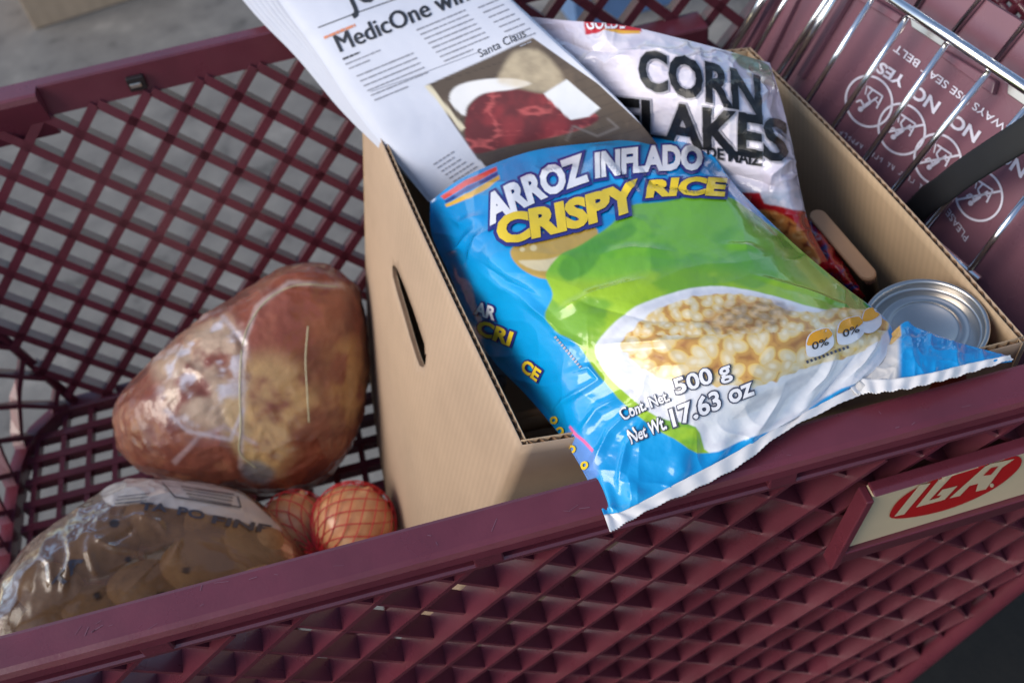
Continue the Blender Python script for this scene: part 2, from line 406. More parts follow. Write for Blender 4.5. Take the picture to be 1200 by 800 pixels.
# ---- far side wall (plane y = .555 + .17 z)
nf = np.array([0, 1, -.17]); nf /= np.linalg.norm(nf)
def far_fn(a, s): return np.array([a, .555-.17*s, -s]), nf
XF0, XF1 = -.60, .62
def clip_rib(a0, sl, x0, x1, s0, s1):
    # a = a0 + sl*s within [x0,x1]
    lo, hi = s0, s1
    for lim in (x0, x1):
        pass
    if sl > 0: lo = max(lo, x0-a0); hi = min(hi, x1-a0)
    else: lo = max(lo, a0-x1); hi = min(hi, a0-x0)
    return lo, hi
def xleft(s): return -.545+s*.30               # the far wall ends where the rounded front corner begins
for k in range(-30, 30):
    aF1 = -.2408+SP*k                          # up-right ribs: at the rim x = aF1, going down to the left
    lo, hi = clip_rib(aF1, -1, XF0, XF1, .028, -FZ)
    hi = min(hi, (aF1+.545)/1.30)
    if hi-lo > .012: rib('lattice_rib', far_fn, lo, hi, aF1, -1, .016, .0090, PURPLE)
    aF2 = -.2936+SP*k
    lo, hi = clip_rib(aF2, 1, XF0, XF1, .028, -FZ)
    lo = max(lo, (-.545-aF2)/.70)
    if hi-lo > .012: rib('lattice_rib', far_fn, lo, hi, aF2, 1, .014, .0096, PURPLE)
# far rim: thin top flange and a solid band below it
extrude_x('rim', [(.553, -.030), (.5565, -.001), (.5578, .001), (.569, .001), (.5715, -.001), (.5715, -.010), (.568, -.011), (.568, -.004), (.562, -.004), (.559, -.030)], -.3115, .64, PURPLE, cart)
# front stretch of the far rim: a thicker, wedge-shaped corner block
o_ = extrude_x('rim_block', [(.5545, -.052), (.5425, -.006), (.544, -.0008), (.547, .0005), (.570, .0005), (.5720, -.002), (.5720, -.012), (.5605, -.052)], -.66, -.3118, PURPLE, cart)
# slot in the band: dark block paints its inner shade, pale steel edge showing
sp0 = onp(141, 80, (0, .553, 0), (0, 1, 0)); sp1 = onp(162, 76, (0, .553, 0), (0, 1, 0))
box('rim_slot_shade', (sp0[0], .549, -.0235), (sp1[0], .5546, -.009), DARK, cart, .001)
box('slot_clip', (sp0[0]+.002, .547, -.0185), (sp1[0]-.004, .5489, -.014), STEEL, cart, .0006)
# bottom rail of the far wall
hexa('wall_rail', [(-.445, .487, FZ-.012), (.62, .487, FZ-.012), (.62, .505, FZ-.012), (-.445, .505, FZ-.012), (-.445, .488, FZ+.006), (.62, .488, FZ+.006), (.62, .508, FZ+.006), (-.445, .508, FZ+.006)], PURPLE, cart, .002)
# back of the sign holder on the far wall
q0 = onp(741, 62, (0, .545, 0), (0, 1, -.17)); q1 = onp(822, 45, (0, .545, 0), (0, 1, -.17))
box('sign_holder', (q0[0]-.002, q0[1]-.012, q0[2]-.030), (q1[0]+.004, q0[1]+.02, q0[2]+.018), PURPLE, cart, .003)

# ---- rounded front corner and front wall
bpath = np.array([(-.434, .492), (-.462, .480), (-.482, .456), (-.490, .42), (-.492, .36), (-.492, .25), (-.492, .12), (-.485, .05), (-.46, .02)])
tpath = np.array([(-.545, .555), (-.575, .545), (-.595, .52), (-.602, .48), (-.604, .42), (-.604, .27), (-.604, .10), (-.598, .03), (-.58, 0)])
arc = np.concatenate([[0], np.cumsum(np.linalg.norm(np.diff(tpath, axis=0), axis=1))])
def front_fn(a, s):
    b = np.array([np.interp(a, arc, bpath[:, k]) for k in (0, 1)]); t = np.array([np.interp(a, arc, tpath[:, k]) for k in (0, 1)])
    e = .004; b2 = np.array([np.interp(a+e, arc, tpath[:, k]) for k in (0, 1)]); b1 = np.array([np.interp(a-e, arc, tpath[:, k]) for k in (0, 1)])
    tg = b2-b1; n = np.array([tg[1], -tg[0], 0.]); n /= np.linalg.norm(n)+1e-9
    w = s/-FZ; p = t*(1-w)+b*w
    return np.array([p[0], p[1], -s]), n
L_ = arc[-1]
for k in range(-8, 16):
    for sl, off in ((-1, .012), (1, .02)):
        a0 = SP*k+off; lo, hi = clip_rib(a0, sl, .0, L_, .03, -FZ)
        if hi-lo > .02: rib('lattice_rib', front_fn, lo, hi, a0, sl, .013, .0055, PURPLE, n=10)
def ribbon(name, fn_pts, h0, h1, w, material):
    V = []; n = len(fn_pts)
    for (p, nn) in fn_pts: V += [p+np.array([0, 0, h0]), p+np.array([0, 0, h1]), p+nn*w+np.array([0, 0, h1]), p+nn*w+np.array([0, 0, h0])]
    Fq = [(i*4+k, i*4+(k+1) % 4, i*4+4+(k+1) % 4, i*4+4+k) for i in range(n-1) for k in range(4)]+[(3, 2, 1, 0), tuple(range(n*4-4, n*4))]
    return under(cart, mesh_obj(name, V, Fq, material))
ribbon('rim', [front_fn(a, 0) for a in np.linspace(.0, L_, 24)], -.03, .0, .022, PURPLE)
ribbon('wall_rail', [front_fn(a, -FZ) for a in np.linspace(0, L_, 24)], -.012, .008, .014, PURPLE)
# corner post
pc0, _ = far_fn(xleft(.02), .02); pc1, _ = far_fn(xleft(-FZ), -FZ)
tube('corner_post', [pc0+[0, .006, 0], pc1+[0, .006, 0]], .0055, PURPLE, cart, 8)

# ---- basket floor: a square grid
for x in np.arange(-.478, .46, .0298):
    box('floor_bar', (x-.0030, .025, FZ-.010), (x+.0030, .489, FZ-.0008), PURPLE, cart)
for y in np.arange(.045, .48, .0298):
    box('floor_bar', (-.488, y-.0045, FZ-.012), (.46, y+.0045, FZ), PURPLE, cart)

# ---- near side wall: plate ribs standing outwards
nn_ = np.array([0, -1., -.06]); nn_ /= np.linalg.norm(nn_)
def xr(z): return .445+(z+.314)*.386
def near_fn(a, s):
    e = max(0., a-(xr(-s)-.085)); s2 = s+e*e*3.2
    return np.array([a-e*e*1.2, -.003+.045*s, -s2]), nn_
def near_rib(a0, sl, d, t):
    lo, hi = .030, .64
    ss = np.linspace(lo, hi, 200); a = a0+sl*ss
    good = (a > -.42) & (a < np.array([xr(-s_) for s_ in ss])-.004)
    if good.sum() < 4: return
    i0, i1 = np.where(good)[0][[0, -1]]
    rib('lattice_rib', near_fn, ss[i0], ss[i1], a0, sl, d, t, PURPLE, n=14)
for k in range(-10, 30):
    a1 = -.0591+.076*1+.0+SP*k                  # up-right ribs
    near_rib(a1, -1, .0225 if k % 4 == 1 else .0175, .0040)
    a2 = -.0591-.076+SP*k                       # down-right ribs
    near_rib(a2, 1, .0165, .0034)
# slanted rear edge of the side wall
V = []
for z in np.linspace(-.05, -.66, 16): V.append((xr(z)-.001, -.012-.03*z, z))
tube('wall_edge', V, [.011]*16, PURPLE, cart, 8)
# near rim, a hollow moulding with a groove under its outer edge
extrude_x('rim', [(.0, -.036), (.0, -.003), (-.0012, -.0008), (-.0035, 0), (-.0225, 0), (-.0258, -.0012), (-.0275, -.0045), (-.0280, -.0105), (-.0255, -.0115), (-.0165, -.0125), (-.0165, -.0235), (-.0235, -.0240), (-.0250, -.0255), (-.0245, -.0290), (-.0090, -.0360)], -.66, .62, PURPLE, cart, 2)
for px, py in ((188, 757), (577, 648), (925, 553)):
    p = ony(px, py, -.026); box('rim_tab', (p[0]-.012, -.0262, -.0245), (p[0]+.006, -.0166, -.0128), PURPLE, cart, .0012)
# handling scuffs on the near rim
for k in range(34):
    x = RNG.uniform(-.33, .30); y = RNG.uniform(-.024, -.004); L0 = RNG.uniform(.002, .009); an = RNG.uniform(-.5, .5)+ (1.4 if k % 3 == 0 else 0)
    V2, F2 = stroke2([(x, y), (x+L0*math.cos(an), min(-.0035, y+L0*math.sin(an)))], RNG.uniform(.00025, .0007))
    o = mesh_obj('scuff', [(a, b, .0003) for a, b in V2], F2, PURPLE_PALE); under(cart, o)
# sign box with red oval
SY = -.030
def sg(px, py): return ony(px, py, SY)
tl, bl, tr_, br = sg(1023, 581), sg(984, 644), sg(1200, 529), sg(1200, 579)
ext = .16
def ex(p, q): d = (q-p); return q+d/np.linalg.norm(d)*ext
tr2 = ex(tl, tr_); br2 = ex(bl, br)
bk = np.array([0, .009, 0])
hexa('sign_plate', [bl+bk, br2+bk, br2, bl, tl+bk, tr2+bk, tr2, tl], CREAM, cart, .0008)
dn = np.array([0, 0, -.020]); out = np.array([0, -.004, 0])
hexa('sign_frame', [bl+bk+dn, br2+bk+dn, br2+dn+out*.2, bl+dn+out*.2, bl+bk+[0, 0, -.0005], br2+bk+[0, 0, -.0005], br2+out+[0, 0, -.0005], bl+out+[0, 0, -.0005]], PURPLE, cart, .0012)
le = np.array([-.006, 0, 0])
hexa('sign_frame', [bl+bk+le+dn, bl+bk+dn+[-.0005, 0, 0], bl+dn+out+[-.0005, 0, 0], bl+le+dn+out, tl+bk+le, tl+bk+[-.0005, 0, 0], tl+out+[-.0005, 0, 0], tl+le+out], PURPLE, cart, .001)
hexa('sign_frame', [tl+bk+[0, 0, .0005], tr2+bk+[0, 0, .0005], tr2+[0, 0, .0005]+out*.5, tl+[0, 0, .0005]+out*.5, tl+bk+[0, .0, .003], tr2+bk+[0, 0, .003], tr2+[0, .002, .003], tl+[0, .002, .003]], PURPLE, cart, .001)
sign = [o for o in cart.children if o.name.startswith('sign_plate')][0]
sb = bvh_of(sign)
# the oval and its letters are drawn in the plate's own frame, through four matched corners
el = [(1042, 602), (1050, 588), (1066, 575), (1090, 563), (1118, 552), (1146, 543), (1170, 536), (1187, 533), (1196, 536), (1195, 545), (1184, 557), (1165, 571), (1140, 584), (1112, 595), (1085, 602), (1060, 606), (1046, 606)]
lay('sign_oval', sb, *poly2(smoothpoly(el, 4)), REDSIGN, sign, .0006, 8)
def qmap(pts, o=(980, 500), k=4.445): return [(o[0]+x/k, o[1]+y/k) for x, y in pts]
I_ = qmap([(298, 460), (350, 448), (488, 285), (430, 296)])
G_ = qmap([(412, 412), (560, 372), (628, 300), (548, 320), (520, 352), (545, 347), (530, 362), (480, 376), (600, 248), (735, 205), (742, 192), (570, 240), (540, 256)])
A_ = qmap([(585, 365), (640, 352), (690, 300), (735, 288), (722, 330), (775, 318), (860, 205), (925, 160), (800, 185), (770, 200)])
hole = qmap([(760, 245), (800, 205), (838, 196), (800, 240)])
lay('sign_letter', sb, *poly2(I_), CREAM, sign, .0010, 8)
lay('sign_letter', sb, *poly2(G_), CREAM, sign, .0010, 8)
lay('sign_letter', sb, *poly2(A_), CREAM, sign, .0010, 8)
lay('sign_oval', sb, *poly2(hole), REDSIGN, sign, .0014, 8)
lay('sign_letter', sb, *ring2(qmap([(806, 298)])[0], 1.2, 1.2, 2.4, 0, 14), CREAM, sign, .0010, 8)

# ---- child seat: wire gate leaning over the basket, moulded flap behind it
c0 = onz(1047, 0, .05); c1 = onz(1200, 102, .05)
w0 = onz(1110, 51, .05)
dcb = (c1-c0)/np.linalg.norm(c1-c0)
# lower end of the same wire: keep its y, so it leans in the x-z plane
def lower_end(px, py, y): return onp(px, py, (0, y, 0), (0, 1, 0))
w1 = lower_end(1023, 174, w0[1])
dw = (w1-w0)/np.linalg.norm(w1-w0)
ng = np.cross(dcb, dw); ng /= np.linalg.norm(ng)
if ng @ (Cp-w0) < 0: ng = -ng
def gate(px, py, off=0.0): return onp(px, py, w0-ng*off, ng)
def gate_wire(pa, pb, r, off, up=.0, down=.03, name='gate_wire', m=CHROME):
    a, b = gate(*pa, off), gate(*pb, off); d = (b-a)/np.linalg.norm(b-a)
    return tube(name, [a-d*up, b+d*down], r, m, cart, 10)
gate_wire((1047, 0), (1200, 102), .0042, -.003, .17, .10)                     # top rail
for pa, pb in (((1020, 3), (951, 111)), ((1063, 21), (984, 138)), ((1110, 51), (1023, 174)), ((1159, 84), (1060, 207)), ((1215, 112), (1100, 250)), ((1200, 235), (1152, 297))):
    gate_wire(pa, pb, .0026, 0, .003)
gate_wire((969, 0), (915, 81), .0026, 0, .05); gate_wire((977, 0), (922, 88), .0036, .004, .05)
gate_wire((921, 0), (886, 60), .0024, .0, .05)
gate_wire((895, 0), (856, 62), .0050, .008, .06)
for pa, pb in (((1094, -22), (1076, 5)), ((1147, 2), (1120, 35)), ((1200, 30), (1169, 69))):
    gate_wire(pa, pb, .0026, .020, .12, .004)
# rails that tie the wire ends together
pa_, pb_ = gate(1094, -22, .020), gate(1169, 69, .020)
up_ = (gate(1147, 2, .020)-gate(1120, 35, .020)); up_ /= np.linalg.norm(up_)
tube('gate_wire', [pa_+up_*.118-dcb*.12, pa_+up_*.118+dcb*.26], .0036, CHROME, cart, 10)
q_ = gate(951, 111, 0)+dw*.029; tube('gate_wire', [q_-dcb*.05, q_+dcb*.22], .0028, CHROME, cart, 10)
# moulded flap: a panel with its own ribs, behind the wires
FO = .022
du_ = dw-ng*(dw @ ng); du_ /= np.linalg.norm(du_)
f0 = gate(893, 4, FO); aL = dcb                         # far edge of the flap, then along the rail towards the near side
wid = (f0[1]-.045)/abs(aL[1])
fq = [f0-du_*.10, f0+aL*wid-du_*.10, f0+aL*wid+du_*.20, f0+aL*.02+du_*.20, f0+du_*.18]
V = [p for p in fq]+[p-ng*.006 for p in fq]; n_ = len(fq)
flap = mesh_obj('seat_flap', V, [tuple(range(n_)), tuple(range(2*n_-1, n_-1, -1))]+[(i, (i+1) % n_, n_+(i+1) % n_, n_+i) for i in range(n_)], PURPLE_PALE); under(cart, flap)
bpy.context.view_layer.update()
fb = bvh_of(flap)
def flap_bar(pts, w, h, name='flap_rib', m=PURPLE_PALE):
    a, b = [gate(*p, FO-.0003) for p in pts]; d = (b-a)/np.linalg.norm(b-a); s_ = np.cross(d, ng)*w/2
    hexa(name, [a-s_, b-s_, b+s_, a+s_, a-s_*.7+ng*h, b-s_*.7+ng*h, b+s_*.7+ng*h, a+s_*.7+ng*h], m, cart, .0008)
for pts in (((925, -30), (872, 70)), ((948, -30), (897, 75)), ((1000, -10), (940, 90))): flap_bar(pts, .010, .004)
# latch tabs of the flap at the rail
for q in (((1010, -12), (1062, 20), (1056, 28), (1006, -2)), ((1108, 58), (1172, 96), (1168, 112), (1106, 66))):
    P4 = [gate(*p, FO-.0005) for p in q]; hexa('flap_tab', P4+[p+ng*.006 for p in P4], PURPLE_PALE, cart, .001)
for q in (((1068, 20), (1112, 48), (1108, 57), (1070, 32)), ((1183, 98), (1230, 126), (1225, 140), (1182, 110))):
    P4 = [gate(*p, FO-.0005) for p in q]; hexa('hinge_slot', P4+[p+ng*.002 for p in P4], STEEL, cart, .0005)
td = np.array([-.83, -.555]); tu = np.array([-.555, .83])
print_text(fb, 'YES', (1063, 92), (1034, 73), tu*13, WHITEINK, flap, .03, .0008)
print_text(fb, 'NO', (1103, 121), (1074, 99), tu*15, WHITEINK, flap, .03, .0008)
print_text(fb, 'NO', (1150, 155), (1119, 133), tu*15, WHITEINK, flap, .03, .0008)
print_text(fb, 'NO', (1205, 196), (1174, 172), tu*15, WHITEINK, flap, .03, .0008)
print_text(fb, 'ALWAYS USE SEAT BELT', (1196, 158), (1052, 52), tu*9, WHITEINK, flap, .01, .0008)
print_text(fb, 'PLEASE', (1136, 277), (1113, 244), tu*8, WHITEINK, flap, .0, .0008)
rg = random.Random(5)
dash = []
for k in range(26):
    if k in (6, 11, 14, 19): continue
    p = np.array((1105, 232.))+td*k*5.6; a = rg.uniform(1.5, 4)
    dash.append(stroke2([p, p+tu*5.5+td*rg.uniform(-1, 1)], .9)); dash.append(stroke2([p+tu*rg.choice([0, 2.5, 5]), p+tu*rg.choice([0, 2.5, 5])+td*3], .9))
lay('lettering', fb, *join2(dash), WHITEINK, flap, .0008)
def picto(c, kind):
    c = np.array(c, float); parts = [ring2(c, 27, 30, 2.6, -.3)]
    e1, e2 = td, tu
    def S_(*pp, w=2.2): parts.append(stroke2([c+e1*a+e2*b for a, b in pp], w))
    parts.append(ring2(c+e1*3+e2*13, 1.6, 1.6, 3.2, 0, 12))
    S_((2, 10), (-2, 0), w=4.2); S_((-2, 0), (5, -5)); S_((5, -5), (4, -13)); S_((-2, 0), (-6, -10)); S_((1, 8), (9, 4)); S_((9, 4), (12, 9))
    S_((-10, -14), (10, -14)); S_((-10, -14), (-12, 2)); S_((8, -4), (12, -14), w=1.4); S_((-11, -4), (-4, -6), w=1.4)
    if kind: S_((-19, -19), (19, 19), w=2.6)
    lay('pictogram', fb, *join2(parts), WHITEINK, flap, .0008)
picto((1019, 119), 0); picto((1057.5, 151.5), 1); picto((1099.5, 187), 1); picto((1148, 229), 1)
# belt strap lying over the gate
st = [(1285, 108, .035), (1235, 135, .032), (1200, 158, .028), (1165, 180, .022), (1130, 203, .014), (1105, 222, .006), (1085, 236, -.006), (1060, 262, -.02)]
ctr = np.array([gate(x, y, -o) for x, y, o in st]); ctr = crm(ctr, np.linspace(0, 1, 90))
T = np.gradient(ctr, axis=0); T /= np.linalg.norm(T, axis=1, keepdims=True); Bn = np.cross(T, ng); Bn /= np.linalg.norm(Bn, axis=1, keepdims=True)
w_ = .0112; js = np.linspace(-1, 1, 15)
P = ctr[:, None]+Bn[:, None]*(js*w_)[None, :, None]
P = P+ng*(.0005*((np.arange(90)[:, None]//1+np.arange(15)[None]*0) % 2)+.0015*(1-js[None]**4))[..., None]
strap = grid_obj('belt_strap', P, BLACKWEB, None); sm = strap.modifiers.new('s', 'SOLIDIFY'); sm.thickness = .002; under(cart, strap)
# handle-end lattice panel beyond the child seat
rg0 = gate(1120, -10, .09)
for k in range(-6, 7):
    for sgn in (-1, 1):
        a = gate(1150+k*22-sgn*50, 5-60, .09); b = gate(1150+k*22+sgn*50, 5+60, .09)
        tube('lattice_rib', [a, b], .0042, PURPLE, cart, 6)
pl = [gate(x, y, .045) for x, y in ((1040, -60), (1090, -40), (1330, 120), (1290, 170), (1060, 0))]
hexa('handle_rail', [gate(1078, -20, .05), gate(1260, 96, .05), gate(1245, 118, .05), gate(1062, 4, .05), gate(1078, -20, .06), gate(1260, 96, .06), gate(1245, 118, .06), gate(1062, 4, .06)], PURPLE_PALE, cart, .001)

# ================================================================== CARDBOARD BOX
carton = empty('cardboard_box', (.13, .24, FZ))
tag(carton, 'open brown corrugated cardboard box with slotted hand hole, full of groceries', 'cardboard box')
TA, TB, TC, TD = np.array((-.020, .425, .002)), np.array((.028, .034, .0)), np.array((.357, .020, -.010)), np.array((.308, .368, -.002))
BA, BB, BC, BD = np.array((-.094, .455, FZ+.006)), np.array((-.088, .075, FZ+.006)), np.array((.368, .036, FZ+.006)), np.array((.330, .40, FZ+.006))
def panel_fn(t0, t1, b0, b1, bulge=0., side=None, bend=0.):
    n = np.cross(t1-t0, b0-t0); n /= np.linalg.norm(n)
    if side is not None and n @ np.array(side) < 0: n = -n
    def fn(u, v):
        u = np.asarray(u, float); v = np.asarray(v, float); U_ = u[..., None]; V_ = v[..., None]
        p = (t0*(1-U_)+t1*U_)*(1-V_)+(b0*(1-U_)+b1*U_)*V_
        k = bulge*np.sin(np.pi*np.clip(u, 0, 1))*(1-.25*np.cos(np.pi*v)*0)*np.sin(np.pi*np.clip(v*.62+.06, 0, 1))
        k = k+bend*np.sin(np.pi*np.clip(u, 0, 1))*(1-v)**2
        return p+n*k[..., None]
    return fn, n
TH_ = .0042
def cdt_panel(name, fn, n, parent, hole=None, nu=40, nv=30, mat_out=KRAFT, mat_in=KRAFT_IN):
    pts = []; edges = []; faces = []
    def loop(poly):
        k = len(pts); pts.extend(Vector(p) for p in poly); m = len(poly); edges.extend((k+i, k+(i+1) % m) for i in range(m))
    outer = [(i/nu, 0) for i in range(nu)]+[(1, j/nv) for j in range(nv)]+[(1-i/nu, 1) for i in range(nu)]+[(0, 1-j/nv) for j in range(nv)]
    loop(outer)
    if hole: loop(hole)
    for i in range(1, nu):
        for j in range(1, nv):
            q = np.array([[i/nu, j/nv]])
            if hole and sdpoly(q*[1, .9], [(a, b*.9) for a, b in hole])[0] > -.008: continue
            pts.append(Vector((i/nu, j/nv)))
    r = delaunay_2d_cdt(pts, edges, [], 0, 1e-5)
    V2 = np.array([tuple(v) for v in r[0]]); tri = [f for f in r[2]]
    if hole:
        tri = [f for f in tri if not inpoly(V2[list(f)].mean(0)[None], hole)[0]]
    P = fn(V2[:, 0], V2[:, 1])
    obs = []
    for off, m_, nm in ((0, mat_out, 'liner'), (-TH_, mat_in, 'liner')):
        o = mesh_obj(nm, P+n*off, tri, m_, None, True)
        s = o.modifiers.new('s', 'SOLIDIFY'); s.thickness = .0006; s.offset = -1 if off == 0 else 1
        bm = bmesh.new(); bm.from_mesh(o.data); bmesh.ops.recalc_face_normals(bm, faces=bm.faces)
        bm.faces.ensure_lookup_table()
        if bm.faces[0].normal @ Vector(n) < 0: bmesh.ops.reverse_faces(bm, faces=bm.faces)
        bm.to_mesh(o.data); bm.free(); obs.append(o)
    obs[0].name = name; under(parent, obs[0]); under(parent, obs[1])
    # fluted middle layer along the open edge
    L0 = np.linalg.norm(fn(np.array(1.), np.array(0.))-fn(np.array(0.), np.array(0.))); nw = int(L0/.0075)
    us = np.linspace(.004, .996, nw*10); ph = .5-.5*np.cos(us*nw*2*np.pi)
    top = fn(us, np.full_like(us, .0008)); bot = fn(us, np.full_like(us, .03))
    off = (-.0008-(TH_-.0016)*ph)[:, None]*n
    o = grid_obj('flute', np.stack([top+off, bot+off], 0), KRAFT_EDGE); under(parent, o)
    if hole:
        h3 = fn(np.array([a for a, b in hole]), np.array([b for a, b in hole]))
        o = grid_obj('hole_edge', np.stack([h3-n*.0005, h3-n*(TH_-.0002)], 0), KRAFT_EDGE, None, None, True); under(parent, o)
    return obs[0]
fnL, nL = panel_fn(TA, TB, BA, BB, .012, (-1, 0, .1))
# hand hole: its outline in the panel's own coordinates
def inv_uv(fn, px, py):
    best = None; u = np.linspace(0, 1, 161)[:, None]+np.zeros((1, 161)); v = np.linspace(0, 1, 161)[None]+np.zeros((161, 1))
    Q = proj(fn(u, v)); d = (Q[..., 0]-px)**2+(Q[..., 1]-py)**2; k = np.unravel_index(d.argmin(), d.shape); return (float(u[k]), float(v[k]))
hole_px = [(459, 313), (462, 311), (466, 316), (474, 336), (483, 360), (491, 384), (497, 404), (498, 414), (499.5, 416), (498.5, 426), (496, 431), (492, 429), (488, 419), (481, 396), (472, 366), (464, 340), (460, 324)]
hole = [inv_uv(fnL, *p) for p in hole_px]
cdt_panel('side_panel', fnL, nL, carton, hole, 46, 34)
fnN, nN = panel_fn(TB, TC, BB, BC, .0, (0, -1, 0), .006)
cdt_panel('side_panel', fnN, nN, carton)
fnR, nR = panel_fn(TC, TD, BC, BD, .012, (1, 0, 0), .002)
cdt_panel('side_panel', fnR, nR, carton)
fnF, nF = panel_fn(TD, TA, BD, BA, .0, (0, 1, 0))
cdt_panel('side_panel', fnF, nF, carton)
hexa('bottom_panel', [BA*.985+[0, 0, -.003], BB+[.003, .004, -.003], BC+[-.004, .004, -.003], BD+[-.003, -.005, -.003], BA*.985+[0, 0, .001], BB+[.003, .004, .001], BC+[-.004, .004, .001], BD+[-.003, -.005, .001]], KRAFT_IN, carton)

# ================================================================== bag builder
def bag(name, rows, ni, nj, wrinkle, paint, mat_, back=.05):
    P = patch(pxgrid(rows), ni, nj); N_ = gnormal(P); Q = proj(P)
    s = np.linspace(0, 1, ni)[:, None]+np.zeros((1, nj)); t = np.linspace(0, 1, nj)[None]+np.zeros((ni, 1))
    P = P+N_*wrinkle(Q, s, t, P)[..., None]
    c = paint(Q, s, t, P)
    edge = np.minimum(np.minimum(s, 1-s), np.minimum(t, 1-t))
    k = 8; Pb = P[::k, ::k] if (ni-1) % k == 0 and (nj-1) % k == 0 else P
    eb = edge[::k, ::k] if Pb is not P else edge
    dn_ = np.array([0, .0, -1.])
    Pb = Pb+dn_*(back*sstep(0, .25, eb)+.0006)[..., None]
    cb = c[::k, ::k] if Pb.shape[:2] != P.shape[:2] else c
    V = np.concatenate([P.reshape(-1, 3), Pb.reshape(-1, 3)]); off = ni*nj
    Fq = np.concatenate([gridfaces(ni, nj), gridfaces(Pb.shape[0], Pb.shape[1], off)[:, ::-1]])
    C_ = np.concatenate([c.reshape(-1, 3), cb.reshape(-1, 3)])
    o = fast_mesh(name, V, Fq, mat_, None, True, C_)
    front = BVHTree.FromPolygons([tuple(v) for v in P.reshape(-1, 3).astype(float)], [tuple(map(int, f)) for f in gridfaces(ni, nj)])
    return o, front, P
def creases(Q, items):
    r = np.zeros(Q.shape[:2])
    for pts, w, a in items:
        d = segdist(Q, pts); L_e = sum(math.dist(p, q) for p, q in zip(pts[:-1], pts[1:]))
        de = np.minimum(np.hypot(Q[..., 0]-pts[0][0], Q[..., 1]-pts[0][1]), np.hypot(Q[..., 0]-pts[-1][0], Q[..., 1]-pts[-1][1]))
        r += a*np.maximum(0, 1-d/(w*1.6))**1.5*sstep(0, min(40, L_e*.45), de)
    return r
def mixc(c, col, m): m = np.clip(m, 0, 1)[..., None]; return c*(1-m)+np.array(col)*m

# ------------------------------------------------------------------ crispy rice bag (front)
rowsA = [
 [(504, 236, -.012), (545, 207, .002), (620, 178, .006), (700, 167, .006), (780, 161, .004), (826, 167, .008)],
 [(506, 275, -.030), (560, 240, .018), (640, 222, .024), (730, 205, .026), (815, 195, .022), (862, 218, .010)],
 [(528, 325, -.040), (580, 305, .024), (670, 280, .036), (770, 262, .038), (860, 252, .030), (922, 278, .006)],
 [(548, 374, -.050), (612, 352, .022), (700, 335, .042), (800, 318, .046), (900, 308, .034), (985, 332, .004)],
 [(576, 420, -.055), (640, 395, .020), (735, 385, .044), (840, 372, .048), (940, 352, .036), (1032, 368, .000)],
 [(620, 466, -.040), (662, 440, .016), (765, 432, .038), (870, 420, .044), (965, 395, .036), (1046, 388, .006)],
 [(664, 520, -.020), (692, 500, .010), (790, 480, .028), (880, 460, .032), (965, 428, .026), (1042, 408, .010)],
 [(694, 572, -.006), (716, 552, .006), (795, 520, .018), (870, 490, .020), (945, 455, .018), (1030, 428, .012)],
 [(709, 606, .002), (733, 598, .005), (795, 566, .009), (858, 533, .010), (922, 494, .010), (1002, 452, .010)]]
crA = [([(640, 372), (700, 345), (762, 325)], 7, .0030), ([(600, 340), (640, 372), (668, 400)], 6, .0028), ([(555, 300), (590, 330), (640, 350)], 6, -.0030),
       ([(545, 320), (560, 280), (585, 262)], 6, .0030), ([(655, 440), (690, 430), (702, 444), (655, 478)], 4, .0022), ([(700, 444), (660, 470), (640, 490)], 4, .0018),
       ([(745, 455), (700, 480), (672, 520)], 6, .0032), ([(755, 465), (715, 505), (690, 560)], 6, .0028), ([(770, 470), (735, 520), (722, 585)], 5, .0022),
       ([(690, 405), (740, 402), (840, 398)], 5, .0024), ([(640, 385), (672, 400), (690, 410)], 5, .0020), ([(985, 405), (965, 440), (940, 470)], 5, .0036),
       ([(1015, 400), (990, 435), (950, 480)], 4, -.0030), ([(1035, 385), (1010, 425), (985, 450)], 4, .0034), ([(925, 440), (905, 478), (880, 515)], 6, .0022),
       ([(700, 185), (730, 215), (760, 235)], 5, .0030), ([(745, 190), (765, 215), (840, 228)], 5, -.0034), ([(620, 190), (640, 205), (690, 200)], 6, .0024),
       ([(900, 300), (880, 290), (840, 285)], 4, .0016), ([(872, 320), (945, 340), (1010, 366)], 3, .0014), ([(520, 250), (540, 262), (575, 250)], 5, .0026),
       ([(515, 300), (540, 290), (560, 262)], 5, .0028), ([(690, 300), (740, 290), (800, 296)], 6, .0014), ([(660, 350), (760, 375), (860, 372)], 8, -.0016)]
def wrA(Q, s, t, P):
    e = np.minimum(np.minimum(s*1.2, (1-s)), np.minimum(t, 1-t)*1.1); k = 1-sstep(0, .28, e)
    w = .0036*(ridged(Q/[64, 58], 1, 3, 2)-.35)*k + .0024*(ridged(Q/[120, 90], 1, 9, 2)-.35)*(1-.5*k) + .0009*(fbm(Q, 1/20., 5)-.5)
    kb = sstep(.80, 1., s)                       # gathers running into the bottom seam
    w = w+.0016*kb*np.sin(t*46+3*noise(Q, 1/30., 2))*(1-sstep(.97, 1, s))
    return w*sstep(0, .03, np.minimum(s, np.minimum(t, 1-t)))+creases(Q, crA)*sstep(0, .05, np.minimum(s, 1-s))
green = smoothpoly([(655, 300), (682, 285), (716, 262), (738, 240), (775, 236), (838, 230), (878, 246), (945, 295), (1022, 362), (1030, 395), (985, 440), (925, 478), (832, 530), (790, 514), (762, 498), (728, 470), (696, 432), (676, 402), (652, 388), (640, 366), (648, 345), (640, 322)], 4)
bowl = smoothpoly([(697, 407), (716, 382), (745, 360), (795, 341), (845, 335), (905, 345), (955, 360), (1000, 368), (1036, 380), (1040, 420), (1000, 452), (940, 492), (880, 512), (832, 530), (815, 500), (770, 488), (728, 456), (706, 432)], 4)
